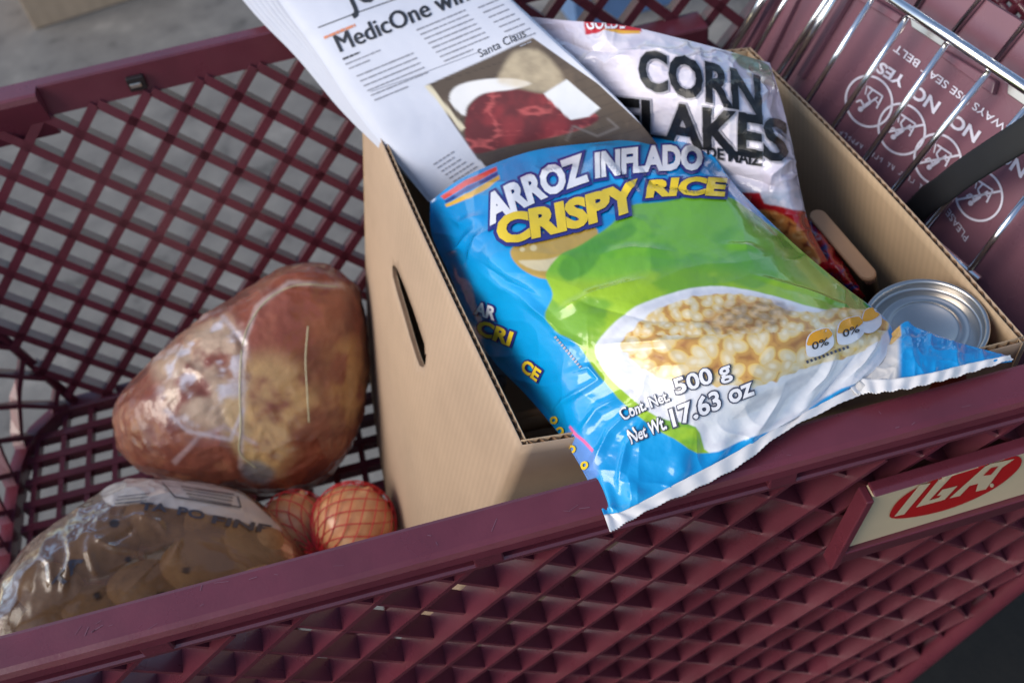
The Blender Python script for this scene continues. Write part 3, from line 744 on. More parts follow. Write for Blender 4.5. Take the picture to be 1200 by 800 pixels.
cereal = smoothpoly([(728, 405), (742, 384), (770, 362), (815, 346), (858, 344), (900, 350), (925, 362), (955, 364), (1000, 360), (1026, 366), (1040, 385), (1012, 412), (972, 424), (930, 438), (888, 452), (845, 452), (795, 450), (760, 436), (738, 418)], 4)
brownz = smoothpoly([(826, 380), (838, 362), (862, 352), (900, 352), (928, 362), (912, 380), (885, 388), (850, 390)], 4)
def cells(Q, size, seed, asp=1.35):
    """puffed grains: distance to jittered, randomly turned ellipse centres"""
    G = Q/size; i0 = np.floor(G).astype(np.int64); best = np.full(Q.shape[:2], 9.); idv = np.zeros(Q.shape[:2])
    for a in (-1, 0, 1):
        for b in (-1, 0, 1):
            ix, iy = i0[..., 0]+a, i0[..., 1]+b
            cx = ix+_hash(ix, iy, ix*0+1, seed); cy = iy+_hash(ix, iy, ix*0+2, seed); an = np.pi*_hash(ix, iy, ix*0+3, seed)
            dx, dy = G[..., 0]-cx, G[..., 1]-cy; u = (dx*np.cos(an)+dy*np.sin(an))/asp; v = (-dx*np.sin(an)+dy*np.cos(an))*1.05
            d = np.sqrt(u*u+v*v); m = d < best; best = np.where(m, d, best); idv = np.where(m, _hash(ix, iy, ix*0+4, seed), idv)
    return best, idv
def grains(c, Q, mask, small=False):
    yy = Q[..., 1]; big = sstep(385, 402, yy-(Q[..., 0]-735)*(-.02))
    d1, i1 = cells(Q, 11.0, 21, 1.45); d2, i2 = cells(Q, 17.5, 22, 1.5)
    d = np.where(big > .5, d2, d1); iv = np.where(big > .5, i2, i1)
    body = np.array(S(232, 214, 168))*(1-iv[..., None]*.6)+np.array(S(220, 184, 112))*(iv[..., None]*.6)
    r = mixc(body, S(232, 196, 108), sstep(.34, .48, d)); r = mixc(r, S(206, 156, 84), sstep(.47, .53, d)); r = mixc(r, S(164, 108, 62), sstep(.60, .85, d)*.8)
    r = mixc(r, S(242, 232, 204), sstep(.28, .05, d)*.8)
    m = np.clip(mask, 0, 1)[..., None]; return c*(1-m)+r*m
AA = lambda Q, poly, w=.9: sstep(-w, w, sdpoly(Q, poly))
def paA(Q, s, t, P):
    c = np.zeros(Q.shape[:2]+(3,))+np.array(S(10, 158, 222))
    c = mixc(c, S(0, 128, 200), sstep(.35, .75, fbm(Q, 1/90., 31))*.6)
    c = mixc(c, S(60, 190, 236), sstep(560, 600, Q[..., 1])*.3)
    # swooshes of the brand corner
    for poly, col in (([(516, 230), (545, 212), (582, 196), (583, 201), (550, 218), (521, 234)], S(222, 74, 62)), ([(521, 236), (550, 219), (583, 202), (584, 206), (552, 224), (524, 238)], S(44, 66, 140)), ([(522, 240), (552, 226), (585, 206), (586, 211), (555, 232), (524, 243)], S(226, 178, 66))):
        c = mixc(c, col, AA(Q, poly))
    # tan grain shape beside the green field
    c = mixc(c, S(192, 158, 72), AA(Q, smoothpoly([(598, 296), (612, 280), (640, 270), (672, 264), (700, 268), (692, 300), (668, 322), (640, 328), (612, 316)], 4), 1.2))
    c = mixc(c, S(226, 214, 176), AA(Q, smoothpoly([(608, 306), (640, 304), (668, 298), (660, 312), (632, 318)], 4), 1.5)*.8)
    for q in ((612, 292, 3), (625, 290, 4)): c = mixc(c, S(226, 206, 150), sstep(q[2]+1, q[2]-1, np.hypot(Q[..., 0]-q[0], Q[..., 1]-q[1])))
    gm = AA(Q, green, 1.2)
    gcol = np.zeros_like(c)+np.array(S(118, 184, 44))
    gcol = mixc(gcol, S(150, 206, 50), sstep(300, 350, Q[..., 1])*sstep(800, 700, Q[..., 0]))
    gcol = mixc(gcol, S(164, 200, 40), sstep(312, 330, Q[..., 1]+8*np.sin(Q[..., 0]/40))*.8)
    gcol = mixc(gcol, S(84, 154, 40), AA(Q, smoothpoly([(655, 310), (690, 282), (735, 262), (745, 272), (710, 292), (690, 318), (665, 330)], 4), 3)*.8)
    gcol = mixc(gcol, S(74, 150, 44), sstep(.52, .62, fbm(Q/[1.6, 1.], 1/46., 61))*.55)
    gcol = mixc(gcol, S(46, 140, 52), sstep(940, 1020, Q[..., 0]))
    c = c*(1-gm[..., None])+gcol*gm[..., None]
    c = mixc(c, S(230, 232, 236), AA(Q, bowl, 1.2))
    c = mixc(c, S(214, 214, 222), AA(Q, bowl, 1.2)*sstep(6, 1, np.abs(sdpoly(Q, bowl)-7)) *.6)
    c = mixc(c, S(20, 150, 214), sstep(0, 1, AA(Q, [(935, 500), (948, 478), (985, 455), (1006, 448), (1010, 470), (960, 510)], 2)))
    sd = sdpoly(Q, cereal)+5*(noise(Q, 1/7., 4)-.5)
    c = grains(c, Q, sstep(-1, 1.5, sd))
    bz = sstep(-7, 6, sdpoly(Q, brownz)+8*(noise(Q, 1/6., 14)-.5))*.85; tw = fbm(Q/[1.8, 1], 1/5., 8, 4)
    bcol = mixc(np.zeros_like(c)+np.array(S(126, 84, 50)), S(196, 154, 104), sstep(.40, .66, tw)); bcol = mixc(bcol, S(92, 56, 34), sstep(.42, .30, tw)*.8)
    c = c*(1-bz[..., None])+(bcol*.75+c*.25)*bz[..., None]
    # side strip of the left flank
    c = mixc(c, S(120, 150, 226), AA(Q, [(662, 508), (674, 500), (702, 535), (704, 556), (690, 566), (672, 540)], 3)*.7)
    c = mixc(c, S(240, 110, 170), AA(Q, [(668, 500), (670, 498), (697, 527), (695, 530)], .8))
    return c
riceA, bvA, PA = bag('crispy_rice_bag', rowsA, 401, 401, wrA, paA, PRINTBAG, .045)
tag(riceA, 'shiny blue crispy rice cereal bag lying on top, its jagged seam over the cart rim', 'cereal bag')
def rice_title(bv, par, base, wds, mat_fill, mat_line, line=.07, bold=.022, rz=.0005, **k):
    for body, p0, p1, up, bow in wds:
        print_text(bv, body, p0, p1, up, mat_line, par, bold+line, rz, bow, **k)
        print_text(bv, body, p0, p1, up, mat_fill, par, bold, rz+.0006, bow, **k)
W1 = [('ARROZ', (577, 263), (688, 213), (-9, -29), 3), ('INFLADO', (699, 209), (821, 200), (0, -27), 3)]
W2 = [('CRISPY', (588, 287), (746, 246), (-4, -31), -3), ('RICE', (759, 233), (846, 231), (3, -19), 2)]
rice_title(bvA, riceA, None, W1, BAGWHITE, BAGNAVY, .085, .052, rz=.0008, maxlen=4)
rice_title(bvA, riceA, None, W2, BAGYELLOW, BAGNAVY, .085, .056, rz=.0011, maxlen=4)
for body, p0, p1, up in (('500 g', (794, 462), (857, 440), (-5, -17)), ('17.63 oz', (790, 500), (882, 461), (-5, -20)), ('Net Wt.', (740, 520), (782, 502), (-4, -15)), ('Cont. Net.', (730, 492), (786, 469), (-4, -12))):
    print_text(bvA, body, p0, p1, up, BAGGREYINK, riceA, .078, .0011, maxlen=4); print_text(bvA, body, p0, p1, up, BAGWHITE, riceA, .024, .0017, maxlen=4)
for body, p0, p1, up, mf in (('AR', (558, 367), (580, 374), (3, -14), BAGWHITE), ('CRI', (560, 389), (598, 404), (5, -15), BAGYELLOW), ('CE', (612, 432), (630, 446), (6, -12), BAGYELLOW)):
    print_text(bvA, body, p0, p1, up, BAGNAVY, riceA, .12, .0008, maxlen=4); print_text(bvA, body, p0, p1, up, mf, riceA, .04, .0013, maxlen=4)
# nutrition tokens
for (x, y), r in (((960, 403), 1), ((996, 389), 1), ((1021, 377), .7)):
    e = np.array((1.0, -.36)); e /= np.linalg.norm(e); u_ = np.array((-.1, -1.))
    tok = [np.array((x, y))+e*a*r+u_*b for a, b in ((-17, -6), (-12, -11), (0, -13), (12, -10), (17, -5), (16, 8), (10, 15), (-8, 16), (-16, 9))]
    lay('nutrition_token', bvA, *poly2(smoothpoly(tok, 3)), BAGWHITE, riceA, .0006, 6)
    lay('nutrition_token', bvA, *poly2(smoothpoly([np.array((x, y))+e*a*r+u_*b for a, b in ((-15, 3), (0, 1), (15, 4), (14, 10), (9, 14), (-8, 15), (-14, 9))], 3)), BAGORANGE, riceA, .0009, 6)
    if r == 1: print_text(bvA, '0%', np.array((x-9, y+7.)), np.array((x+10, y+.5)), (-1, -8), INK, riceA, .01, .0011)
print_text(bvA, '*', (940, 430), (944, 428), (-1, -6), INK, riceA, .01, .0011) if False else None
dsh = []
for k in range(11):
    p = np.array((944., 424.))+np.array((4.7, -1.7))*k; dsh.append(stroke2([p, p+(2.6, -1)], 3.4))
lay('small_print', bvA, *join2(dsh), BAGGREYINK, riceA, .0008)
dsh = []
for k in range(12):
    p = np.array((651., 394.))+np.array((2.6, 3.2))*k; dsh.append(stroke2([p, p+(1.5, 1.9)], 3.2))
lay('small_print', bvA, *join2(dsh), OUTLINE, riceA, .0006)
print_text(bvA, 'Rips', (646, 484), (671, 523), (7, -5), BAGYELLOW, riceA, .03, .0008) if False else None
for c_, r_ in (((650, 492), 3.2), ((657, 505), 3.6), ((664, 516), 4.2), ((671, 526), 3.4), ((686, 545), 3.2)):
    lay('side_print', bvA, *join2([ring2(c_, r_, r_*1.15, 2.6, .5, 18)]), BAGYELLOW, riceA, .0008)
# jagged bottom seam, two stretches parted by a fold
def seam(name, inner, outer, nz, teeth, mat_, parent, n=None, lift=.0):
    n = n or teeth*6; t = np.linspace(0, 1, n)
    A = crm(np.array([onz(*p) for p in inner]), t); B = crm(np.array([onz(*p) for p in outer]), t)
    zig = (np.abs((t*teeth) % 1-.5)*2)[:, None]
    D = B-A; rows_ = []
    for f in np.linspace(0, 1, 9):
        q = A+D*f
        if f == 1: q = A+D*(1-.07*zig)
        wob = .0007*np.sin(t*60+f*2)+.0012*(noise(np.stack([t*14, t*0+f*2], -1), 1, 4)-.5)
        rows_.append(q+np.array([0, 0, 1.])*(wob[:, None]*(f > .05)))
    P_ = np.stack(rows_, 0); o = grid_obj(name, P_, mat_); sm_ = o.modifiers.new('s', 'SOLIDIFY'); sm_.thickness = .0006; sm_.offset = 0
    return under(parent, o)
seam('bottom_seam', [(708, 603, .003), (733, 597, .0055), (795, 565, .0095), (858, 532, .0105), (922, 494, .0105), (1003, 452, .0105)], [(715, 624, .0035), (757, 600, .0045), (815, 573, .006), (868, 545, .0075), (925, 503, .0095), (1010, 462, .0095)], 0, 62, SEAMWHITE, riceA)
# folded corner of the same bag beyond the fold
rowsC = [[(1002, 440, .004), (1056, 380, .008), (1075, 384, .007), (1120, 400, .006), (1182, 417, .004)],
         [(998, 446, .007), (1052, 400, .012), (1078, 402, .013), (1125, 410, .010), (1184, 419, .005)],
         [(992, 452, .009), (1050, 425, .014), (1085, 420, .015), (1130, 420, .011), (1185, 421, .006)],
         [(985, 462, .009), (1040, 452, .012), (1090, 440, .012), (1135, 430, .009), (1186, 423, .006)]]
def wrC(Q, s, t, P): return (.0035*(ridged(Q, 1/38., 14)-.35)+.001*(fbm(Q, 1/12., 5)-.5))*sstep(0, .1, np.minimum(s, 1-s))*sstep(0, .05, np.minimum(t, 1-t))
def paC(Q, s, t, P):
    c = np.zeros(Q.shape[:2]+(3,))+np.array(S(14, 140, 206)); c = mixc(c, S(206, 202, 198), sstep(1058, 1050, Q[..., 0]+(Q[..., 1]-420)*.0)); return mixc(c, S(226, 170, 60), AA(Q, [(1036, 396), (1054, 378), (1056, 392), (1044, 404)], 1)*.9)
corner, bvC, _ = bag('folded_corner', rowsC, 97, 161, wrC, paC, PRINTBAG, .002); under(riceA, corner)
seam('bottom_seam', [(985, 441, .011), (1040, 444, .0135), (1090, 437, .0135), (1135, 426, .0105), (1184, 416, .0075)], [(1003, 462, .0105), (1045, 459, .0125), (1092, 449, .0125), (1137, 437, .0095), (1188, 421, .0065)], 0, 44, SEAMWHITE, riceA)

# ------------------------------------------------------------------ second crispy rice bag, below the first one
rowsB = [[(520, 290, -.10), (600, 270, -.075), (700, 270, -.07), (800, 260, -.08)],
         [(545, 335, -.11), (620, 330, -.075), (720, 330, -.065), (840, 320, -.08)],
         [(562, 385, -.115), (625, 400, -.085), (740, 395, -.065), (880, 370, -.08)],
         [(590, 425, -.12), (650, 450, -.10), (760, 440, -.085), (880, 410, -.10)]]
def wrB(Q, s, t, P): return .004*(ridged(Q, 1/50., 44)-.35)
def paB(Q, s, t, P): return mixc(np.zeros(Q.shape[:2]+(3,))+np.array(S(12, 140, 206)), S(118, 184, 44), AA(Q, [(680, 330), (900, 300), (900, 430), (700, 430)], 6))
riceB, bvB, _ = bag('crispy_rice_bag', rowsB, 97, 97, wrB, paB, PRINTBAG, .03)
tag(riceB, 'blue crispy rice cereal bag tucked underneath another one, deep in the box', 'cereal bag')
for body, p0, p1, up, mf in (('ARROZ', (559, 357), (618, 384), (3, -17), BAGWHITE), ('CRISPY', (553, 377), (625, 425), (6, -18), BAGYELLOW), ('RICE', (602, 425), (640, 458), (7, -15), BAGYELLOW)):
    print_text(bvB, body, p0, p1, up, BAGNAVY, riceB, .10, .0006); print_text(bvB, body, p0, p1, up, mf, riceB, .03, .0010)

# ------------------------------------------------------------------ pasta packet at the bottom of the box
pk = [onz(x, y, -.17) for x, y in ((570, 430), (640, 470), (665, 530), (610, 520))]
pp = np.array(pk)
packet = empty('spaghetti_packet', tuple(pp.mean(0)+[.02, 0, -.02]))
tag(packet, 'bundle of pale tan sticks lying in the shade at the bottom of the box', 'packet')
for k in range(9):
    a = np.array([.035+.000*k, .10+.0125*k, -.20+.004*math.sin(k*2.1)]); b = a+np.array([.17, -.012, .0])
    tube('stick', [a, (a+b)/2+[0, 0, .002], b], .0062, TAN, packet, 8)
# clear crinkled wrapper beside it
rowsW = [[(545, 395, -.10), (570, 410, -.085), (590, 425, -.10)], [(552, 420, -.11), (575, 432, -.09), (592, 440, -.11)], [(560, 445, -.13), (575, 450, -.115), (590, 455, -.13)]]
def wrW(Q, s, t, P): return .008*(ridged(Q, 1/18., 71)-.3)
wrap, _, _ = bag('clear_wrapper', rowsW, 49, 49, wrW, lambda Q, s, t, P: np.zeros(Q.shape[:2]+(3,))+np.array(S(150, 156, 176)), PRINTBAG, .01)
tag(wrap, 'small crinkled silvery wrapper wedged against the left side inside the box', 'wrapper')

# ------------------------------------------------------------------ corn flakes bag
rowsK = [
 [(606, 18, .022), (660, 24, .044), (730, 30, .056), (800, 46, .056), (860, 62, .048), (902, 74, .030)],
 [(625, 60, .016), (690, 66, .040), (760, 74, .058), (830, 84, .060), (884, 96, .048), (914, 112, .018)],
 [(650, 105, .000), (715, 112, .026), (785, 120, .046), (850, 130, .050), (900, 146, .036), (928, 168, .004)],
 [(690, 160, -.030), (750, 165, -.006), (815, 172, .008), (870, 182, .020), (915, 200, .016), (938, 222, -.012)],
 [(740, 215, -.050), (790, 215, -.030), (845, 222, -.010), (892, 230, .000), (930, 248, -.006), (950, 268, -.030)],
 [(800, 270, -.070), (840, 268, -.050), (885, 268, -.030), (920, 272, -.022), (950, 290, -.030), (972, 310, -.050)],
 [(850, 320, -.085), (885, 315, -.070), (920, 312, -.055), (945, 315, -.048), (965, 325, -.055), (985, 338, -.075)]]
crK = [([(665, 100), (690, 70), (700, 45)], 7, .0050), ([(700, 80), (720, 70), (745, 60)], 6, .0040), ([(640, 40), (690, 60), (760, 55)], 6, -.0030), ([(812, 108), (835, 100), (890, 105)], 4, .0030),
       ([(880, 90), (895, 110), (880, 125)], 4, .0034), ([(930, 180), (905, 205), (900, 235)], 7, .0050), ([(880, 150), (905, 160), (925, 165)], 5, .0034), ([(760, 215), (860, 205), (930, 225)], 8, -.0030), ([(740, 50), (800, 70), (860, 75)], 5, .0024)]
def wrK(Q, s, t, P):
    e = np.minimum(np.minimum(s, 1-s), np.minimum(t, 1-t)); k = 1-sstep(0, .3, e)
    return (.006*(ridged(Q/[46, 40], 1, 83)-.35)*(.35+.65*k)+.0012*(fbm(Q, 1/14., 5)-.5))*sstep(0, .05, e)+creases(Q, crK)
def paK(Q, s, t, P):
    c = np.zeros(Q.shape[:2]+(3,))+np.array(S(226, 220, 230))
    c = mixc(c, S(206, 196, 214), sstep(.45, .7, fbm(Q, 1/60., 91))*.6)
    c = mixc(c, S(170, 186, 206), sstep(215, 240, Q[..., 1])*sstep(.45, .6, fbm(Q, 1/24., 17)))
    c = mixc(c, S(196, 34, 40), AA(Q, [(684, 10), (748, 18), (752, 37), (718, 36), (685, 40)], .8))
    c = mixc(c, S(222, 170, 60), AA(Q, [(706, 38), (722, 35), (750, 36), (750, 38.5), (722, 38.5)], .6))
    c = mixc(c, S(92, 122, 70), AA(Q, smoothpoly([(858, 62), (884, 66), (904, 82), (902, 92), (882, 84), (862, 72)], 4), 2)*.85)
    c = mixc(c, S(206, 190, 150), AA(Q, smoothpoly([(876, 84), (902, 92), (910, 104), (890, 98)], 4), 2)*.7)
    lower = [(868, 226), (890, 226), (896, 238), (940, 248), (975, 290), (1000, 350), (820, 360), (840, 260)]
    c = mixc(c, S(176, 26, 34), AA(Q, lower, 1.5))
    fl, iv = cells(Q, 12., 57, 1.6); fc = mixc(np.zeros_like(c)+np.array(S(206, 128, 66)), S(120, 50, 30), sstep(.4, .75, fl)); fc = mixc(fc, S(236, 186, 120), sstep(.3, .0, fl)*.6)
    m = AA(Q, smoothpoly([(890, 246), (925, 256), (950, 282), (962, 308), (940, 312), (900, 300), (870, 280)], 4), 2)[..., None]
    return c*(1-m)+fc*m
corn, bvK, _ = bag('corn_flakes_bag', rowsK, 321, 257, wrK, paK, PRINTBAG, .05)
tag(corn, 'white corn flakes bag with big black lettering leaning in the far corner of the box', 'cereal bag')
def cf(body, p0, p1, up, bow=0, grow=0): 
    print_text(bvK, body, p0, p1, up, OUTLINE, corn, .06, .0010, bow, grow=grow, maxlen=4); print_text(bvK, body, p0, p1, up, BLACKGLOSS, corn, .032, .0016, bow, grow=grow, maxlen=4)
cf('CORN', (752, 103), (890, 136), (-2, -44), 3)
cf('FLAKES', (727, 160), (920, 190), (-1, -46), 3)
print_text(bvK, 'DE MAIZ', (830, 184), (892, 194), (0, -13), OUTLINE, corn, .08, .0006); print_text(bvK, 'DE MAIZ', (830, 184), (892, 194), (0, -13), BLACKGLOSS, corn, .03, .0012)
print_text(bvK, 'GOLDEN', (688, 35), (742, 34), (-1, -14), BAGWHITE, corn, .02, .0008)

# ------------------------------------------------------------------ newspaper
rowsP = [
 [(296, -52, .030), (320, -64, .040), (400, -85, .050), (490, -70, .056), (530, -50, .050), (542, -40, .040)],
 [(328, 4, .028), (348, -8, .036), (430, -30, .050), (540, -40, .060), (578, -18, .056), (588, -8, .044)],
 [(370, 60, .020), (390, 48, .030), (470, 26, .046), (590, 14, .058), (630, 28, .056), (640, 40, .044)],
 [(414, 126, .008), (436, 112, .018), (525, 84, .034), (645, 70, .050), (690, 84, .050), (701, 98, .038)],
 [(462, 186, -.006), (482, 176, .002), (570, 148, .014), (690, 130, .028), (744, 140, .030), (756, 156, .016)],
 [(502, 236, -.030), (520, 230, -.026), (610, 205, -.018), (730, 190, -.014), (784, 196, -.014), (796, 210, -.024)]]
def wrP(Q, s, t, P): return .0030*(fbm(Q, 1/110., 7)-.5)+.0008*(fbm(Q, 1/26., 9)-.5)
photo = [(500, 100), (624, 44), (700, 98), (790, 182), (740, 215), (585, 210), (560, 186)]
def paP(Q, s, t, P):
    c = np.zeros(Q.shape[:2]+(3,))+np.array(S(206, 210, 222))
    c = mixc(c, S(192, 197, 210), sstep(.4, .7, fbm(Q, 1/80., 3))*.5)
    m = AA(Q, photo, .8); pc = np.zeros_like(c)+np.array(S(84, 72, 62))
    plank = sstep(.06, .0, np.abs(((Q[..., 1]+Q[..., 0]*.33)/13.) % 1-.5))
    pc = mixc(pc, S(56, 48, 44), plank*.8); pc = mixc(pc, S(112, 96, 80), sstep(.5, .65, fbm(Q, 1/30., 21))*.5)
    pc = mixc(pc, S(46, 40, 48), sstep(150, 185, Q[..., 1]+.05*(Q[..., 0]-600))*.7)
    # folded red cloth with pale trim (plain stand-in picture)
    red = smoothpoly([(548, 128), (566, 110), (596, 103), (636, 110), (664, 112), (690, 128), (700, 142), (660, 158), (600, 170), (556, 180), (545, 160)], 4)
    fold = ridged(Q/[2.4, 1], 1/13., 33, 4); sh_ = fbm(Q, 1/26., 36)
    rc = mixc(np.zeros_like(c)+np.array(S(132, 42, 50)), S(70, 24, 34), sstep(.35, .65, sh_)*.7); rc = mixc(rc, S(190, 88, 88), sstep(.35, .75, fold)*.75)
    rm = AA(Q, red, 1.2)[..., None]; pc = pc*(1-rm)+rc*rm
    pc = mixc(pc, S(226, 226, 226), AA(Q, smoothpoly([(527, 118), (534, 102), (560, 94), (598, 92), (622, 98), (600, 105), (566, 110), (548, 124), (544, 136)], 4), 1.2))
    pc = mixc(pc, S(206, 190, 160), AA(Q, smoothpoly([(584, 96), (592, 74), (604, 60), (630, 58), (652, 78), (660, 96), (640, 108), (612, 104)], 4), 4)*(.35+.5*fbm(Q, 1/9., 77)))
    pc = mixc(pc, S(222, 224, 226), AA(Q, [(637, 110), (664, 93), (703, 127), (690, 137), (668, 141)], 1.))
    pc = mixc(pc, S(120, 112, 108), sstep(2.2, .6, segdist(Q, [(664, 165), (672, 148), (700, 160), (724, 150), (712, 140)]))*.7)
    m = m[..., None]; c = c*(1-m)+pc*m
    c = mixc(c, S(216, 206, 178), AA(Q, [(498, 101), (503, 99), (545, 150), (541, 154)], .8))
    return c
news, bvP, PP = bag('newspaper', rowsP, 241, 221, wrP, paP, PAPER, .0015)
tag(news, 'folded newspaper with a colour photograph, propped on the box corner', 'newspaper')
tdir = np.array((.925, -.38)); ndn = np.array((.63, .776))
print_text(bvP, 'MedicOne wins', (399, 62), (560, -3), (-9, -19), INK, news, .0, .0006, maxlen=3)
print_text(bvP, 'MedicOne wins', (400.1, 61.6), (561.1, -3.4), (-9, -19.4), INK, news, .0, .0008, maxlen=3)
print_text(bvP, 'JOURNAL', (410, 12), (556, -48), (-14, -30), INK, news, .02, .0005)
print_text(bvP, 'Santa Claus', (563, 68), (617, 43), (-4, -9), INK, news, .0, .0005)
lay('rule_line', bvP, *stroke2([(373, 33), (420, 15), (480, -6)], 1.0), INK, news, .0005)
lay('rule_line', bvP, *stroke2([(434, 108), (480, 92), (560, 62)], .6), INKSOFT, news, .0005)
rw = random.Random(3)
def column(p0, length, rows_, step, ht, material=INKSOFT, gapf=.12):
    parts = []
    for r in range(rows_):
        p = np.array(p0, float)+np.array(step)*r; x = 0; Lr = length*(1 if r < rows_-1 else .6)
        while x < Lr:
            w = rw.uniform(4, 11); w = min(w, Lr-x); a = p+tdir*x; b = p+tdir*(x+w)
            parts.append(stroke2([a, b], ht*rw.uniform(.8, 1.1))); x += w+rw.uniform(.7, 1.1)
    lay('body_text', bvP, *join2(parts), material, news, .0005)
column((380, 45), 66, 1, (0, 0), 3.2, ORANGEINK)
column((402, 70), 36, 1, (0, 0), 2.2, INK); column((405, 76), 44, 2, (4, 5), 1.5)
column((418, 90), 72, 6, (4.2, 5.6), 1.7)
column((488, 36), 62, 8, (4.6, 5.2), 1.6)
column((560, 10), 26, 9, (6.2, 5.6), 1.5)
cap = []
for r in range(9):
    p = np.array((510+r*3.2+ (0 if r > 3 else 2*(4-r)), 196+r*0.1)) + np.array((3.0, 4.4))*r*.55; x = 0
    p = np.array((508., 193.))+np.array((4.6, 4.0))*r
    L0 = 24 if r < 4 else 34
    while x < L0:
        w = rw.uniform(2.5, 7); a = p+np.array((.84, -.54))*x; b = p+np.array((.84, -.54))*(x+w); cap.append(stroke2([a, b], 1.7)); x += w+1.3
lay('body_text', bvP, *join2(cap), INKSOFT, news, .0005)
# inner pages fanned below the front page
for k in range(6):
    off = np.array([(296, -52), (328, 4), (370, 60), (414, 126), (462, 186), (502, 236)], float)
    rr = []
    for i, (x, y) in enumerate(off):
        f = max(0, 1-i/4.5); sh = np.array((-6.6, 2.6))*(k+1)*f+np.array((-2., -3.))*(k % 2)*f
        z = rowsP[i][0][2]-.0014*(k+1)-.004*f
        rr.append([(x+sh[0], y+sh[1], z), (x+40, y-14, rowsP[i][1][2]-.0016*(k+1)-.005), (x+110, y-42, rowsP[i][2][2]-.0018*(k+1)-.008)])
    Pg = patch(pxgrid(rr), 40, 20); Pg = Pg+gnormal(Pg)*(.0015*(fbm(proj(Pg), 1/40., 50+k)-.5))[..., None]
    o = grid_obj('page', Pg, PAPERPLAIN); sm_ = o.modifiers.new('s', 'SOLIDIFY'); sm_.thickness = .0004; under(news, o)

# ------------------------------------------------------------------ rounded solids
def blob(name, outline, cz, front, back, mat_, ex=.75, nphi=160, npol=110, disp=None, paint=None, centre=None):
    """a solid whose outline is given; it stands with its centre at height cz"""
    poly = np.array(smoothpoly(outline, 6)); c2 = np.array(centre) if centre else poly.mean(0); C3 = onz(c2[0], c2[1], cz); dp = depth(C3)
    view = (C3-Cp)/np.linalg.norm(C3-Cp)
    X = np.cross(view, Uv); X /= np.linalg.norm(X); Y = np.cross(X, view)
    rel = poly-c2; ang = np.arctan2(-rel[:, 1], rel[:, 0]); rad = np.hypot(rel[:, 0], rel[:, 1])*dp/FPX
    o_ = np.argsort(ang); ang = ang[o_]; rad = rad[o_]
    phi = np.linspace(-np.pi, np.pi, nphi, endpoint=False)
    r = np.interp(phi, np.concatenate([ang-2*np.pi, ang, ang+2*np.pi]), np.tile(rad, 3))
    pol = np.linspace(0.001, np.pi-.001, npol); sp = np.sin(pol)**ex; cp = np.cos(pol)
    zz = np.where(cp > 0, cp*front, cp*back)
    P = C3+(sp[:, None]*r[None]*np.cos(phi)[None])[..., None]*X+(sp[:, None]*r[None]*np.sin(phi)[None])[..., None]*Y-zz[:, None, None]*view
    du = np.roll(P, -1, 1)-np.roll(P, 1, 1); dv = np.gradient(P, axis=0); n = np.cross(du, dv); n /= np.linalg.norm(n, axis=-1, keepdims=True)+1e-12
    if ((P-C3)*n).sum(-1).mean() < 0: n = -n
    Q = proj(P)
    if disp is not None: P = P+n*(disp(Q, P)*np.sin(pol)[:, None]**.5)[..., None]
    col = paint(Q, P, n) if paint is not None else None
    o = grid_obj(name, P, mat_, None, col, True)
    me = o.data; return o, P

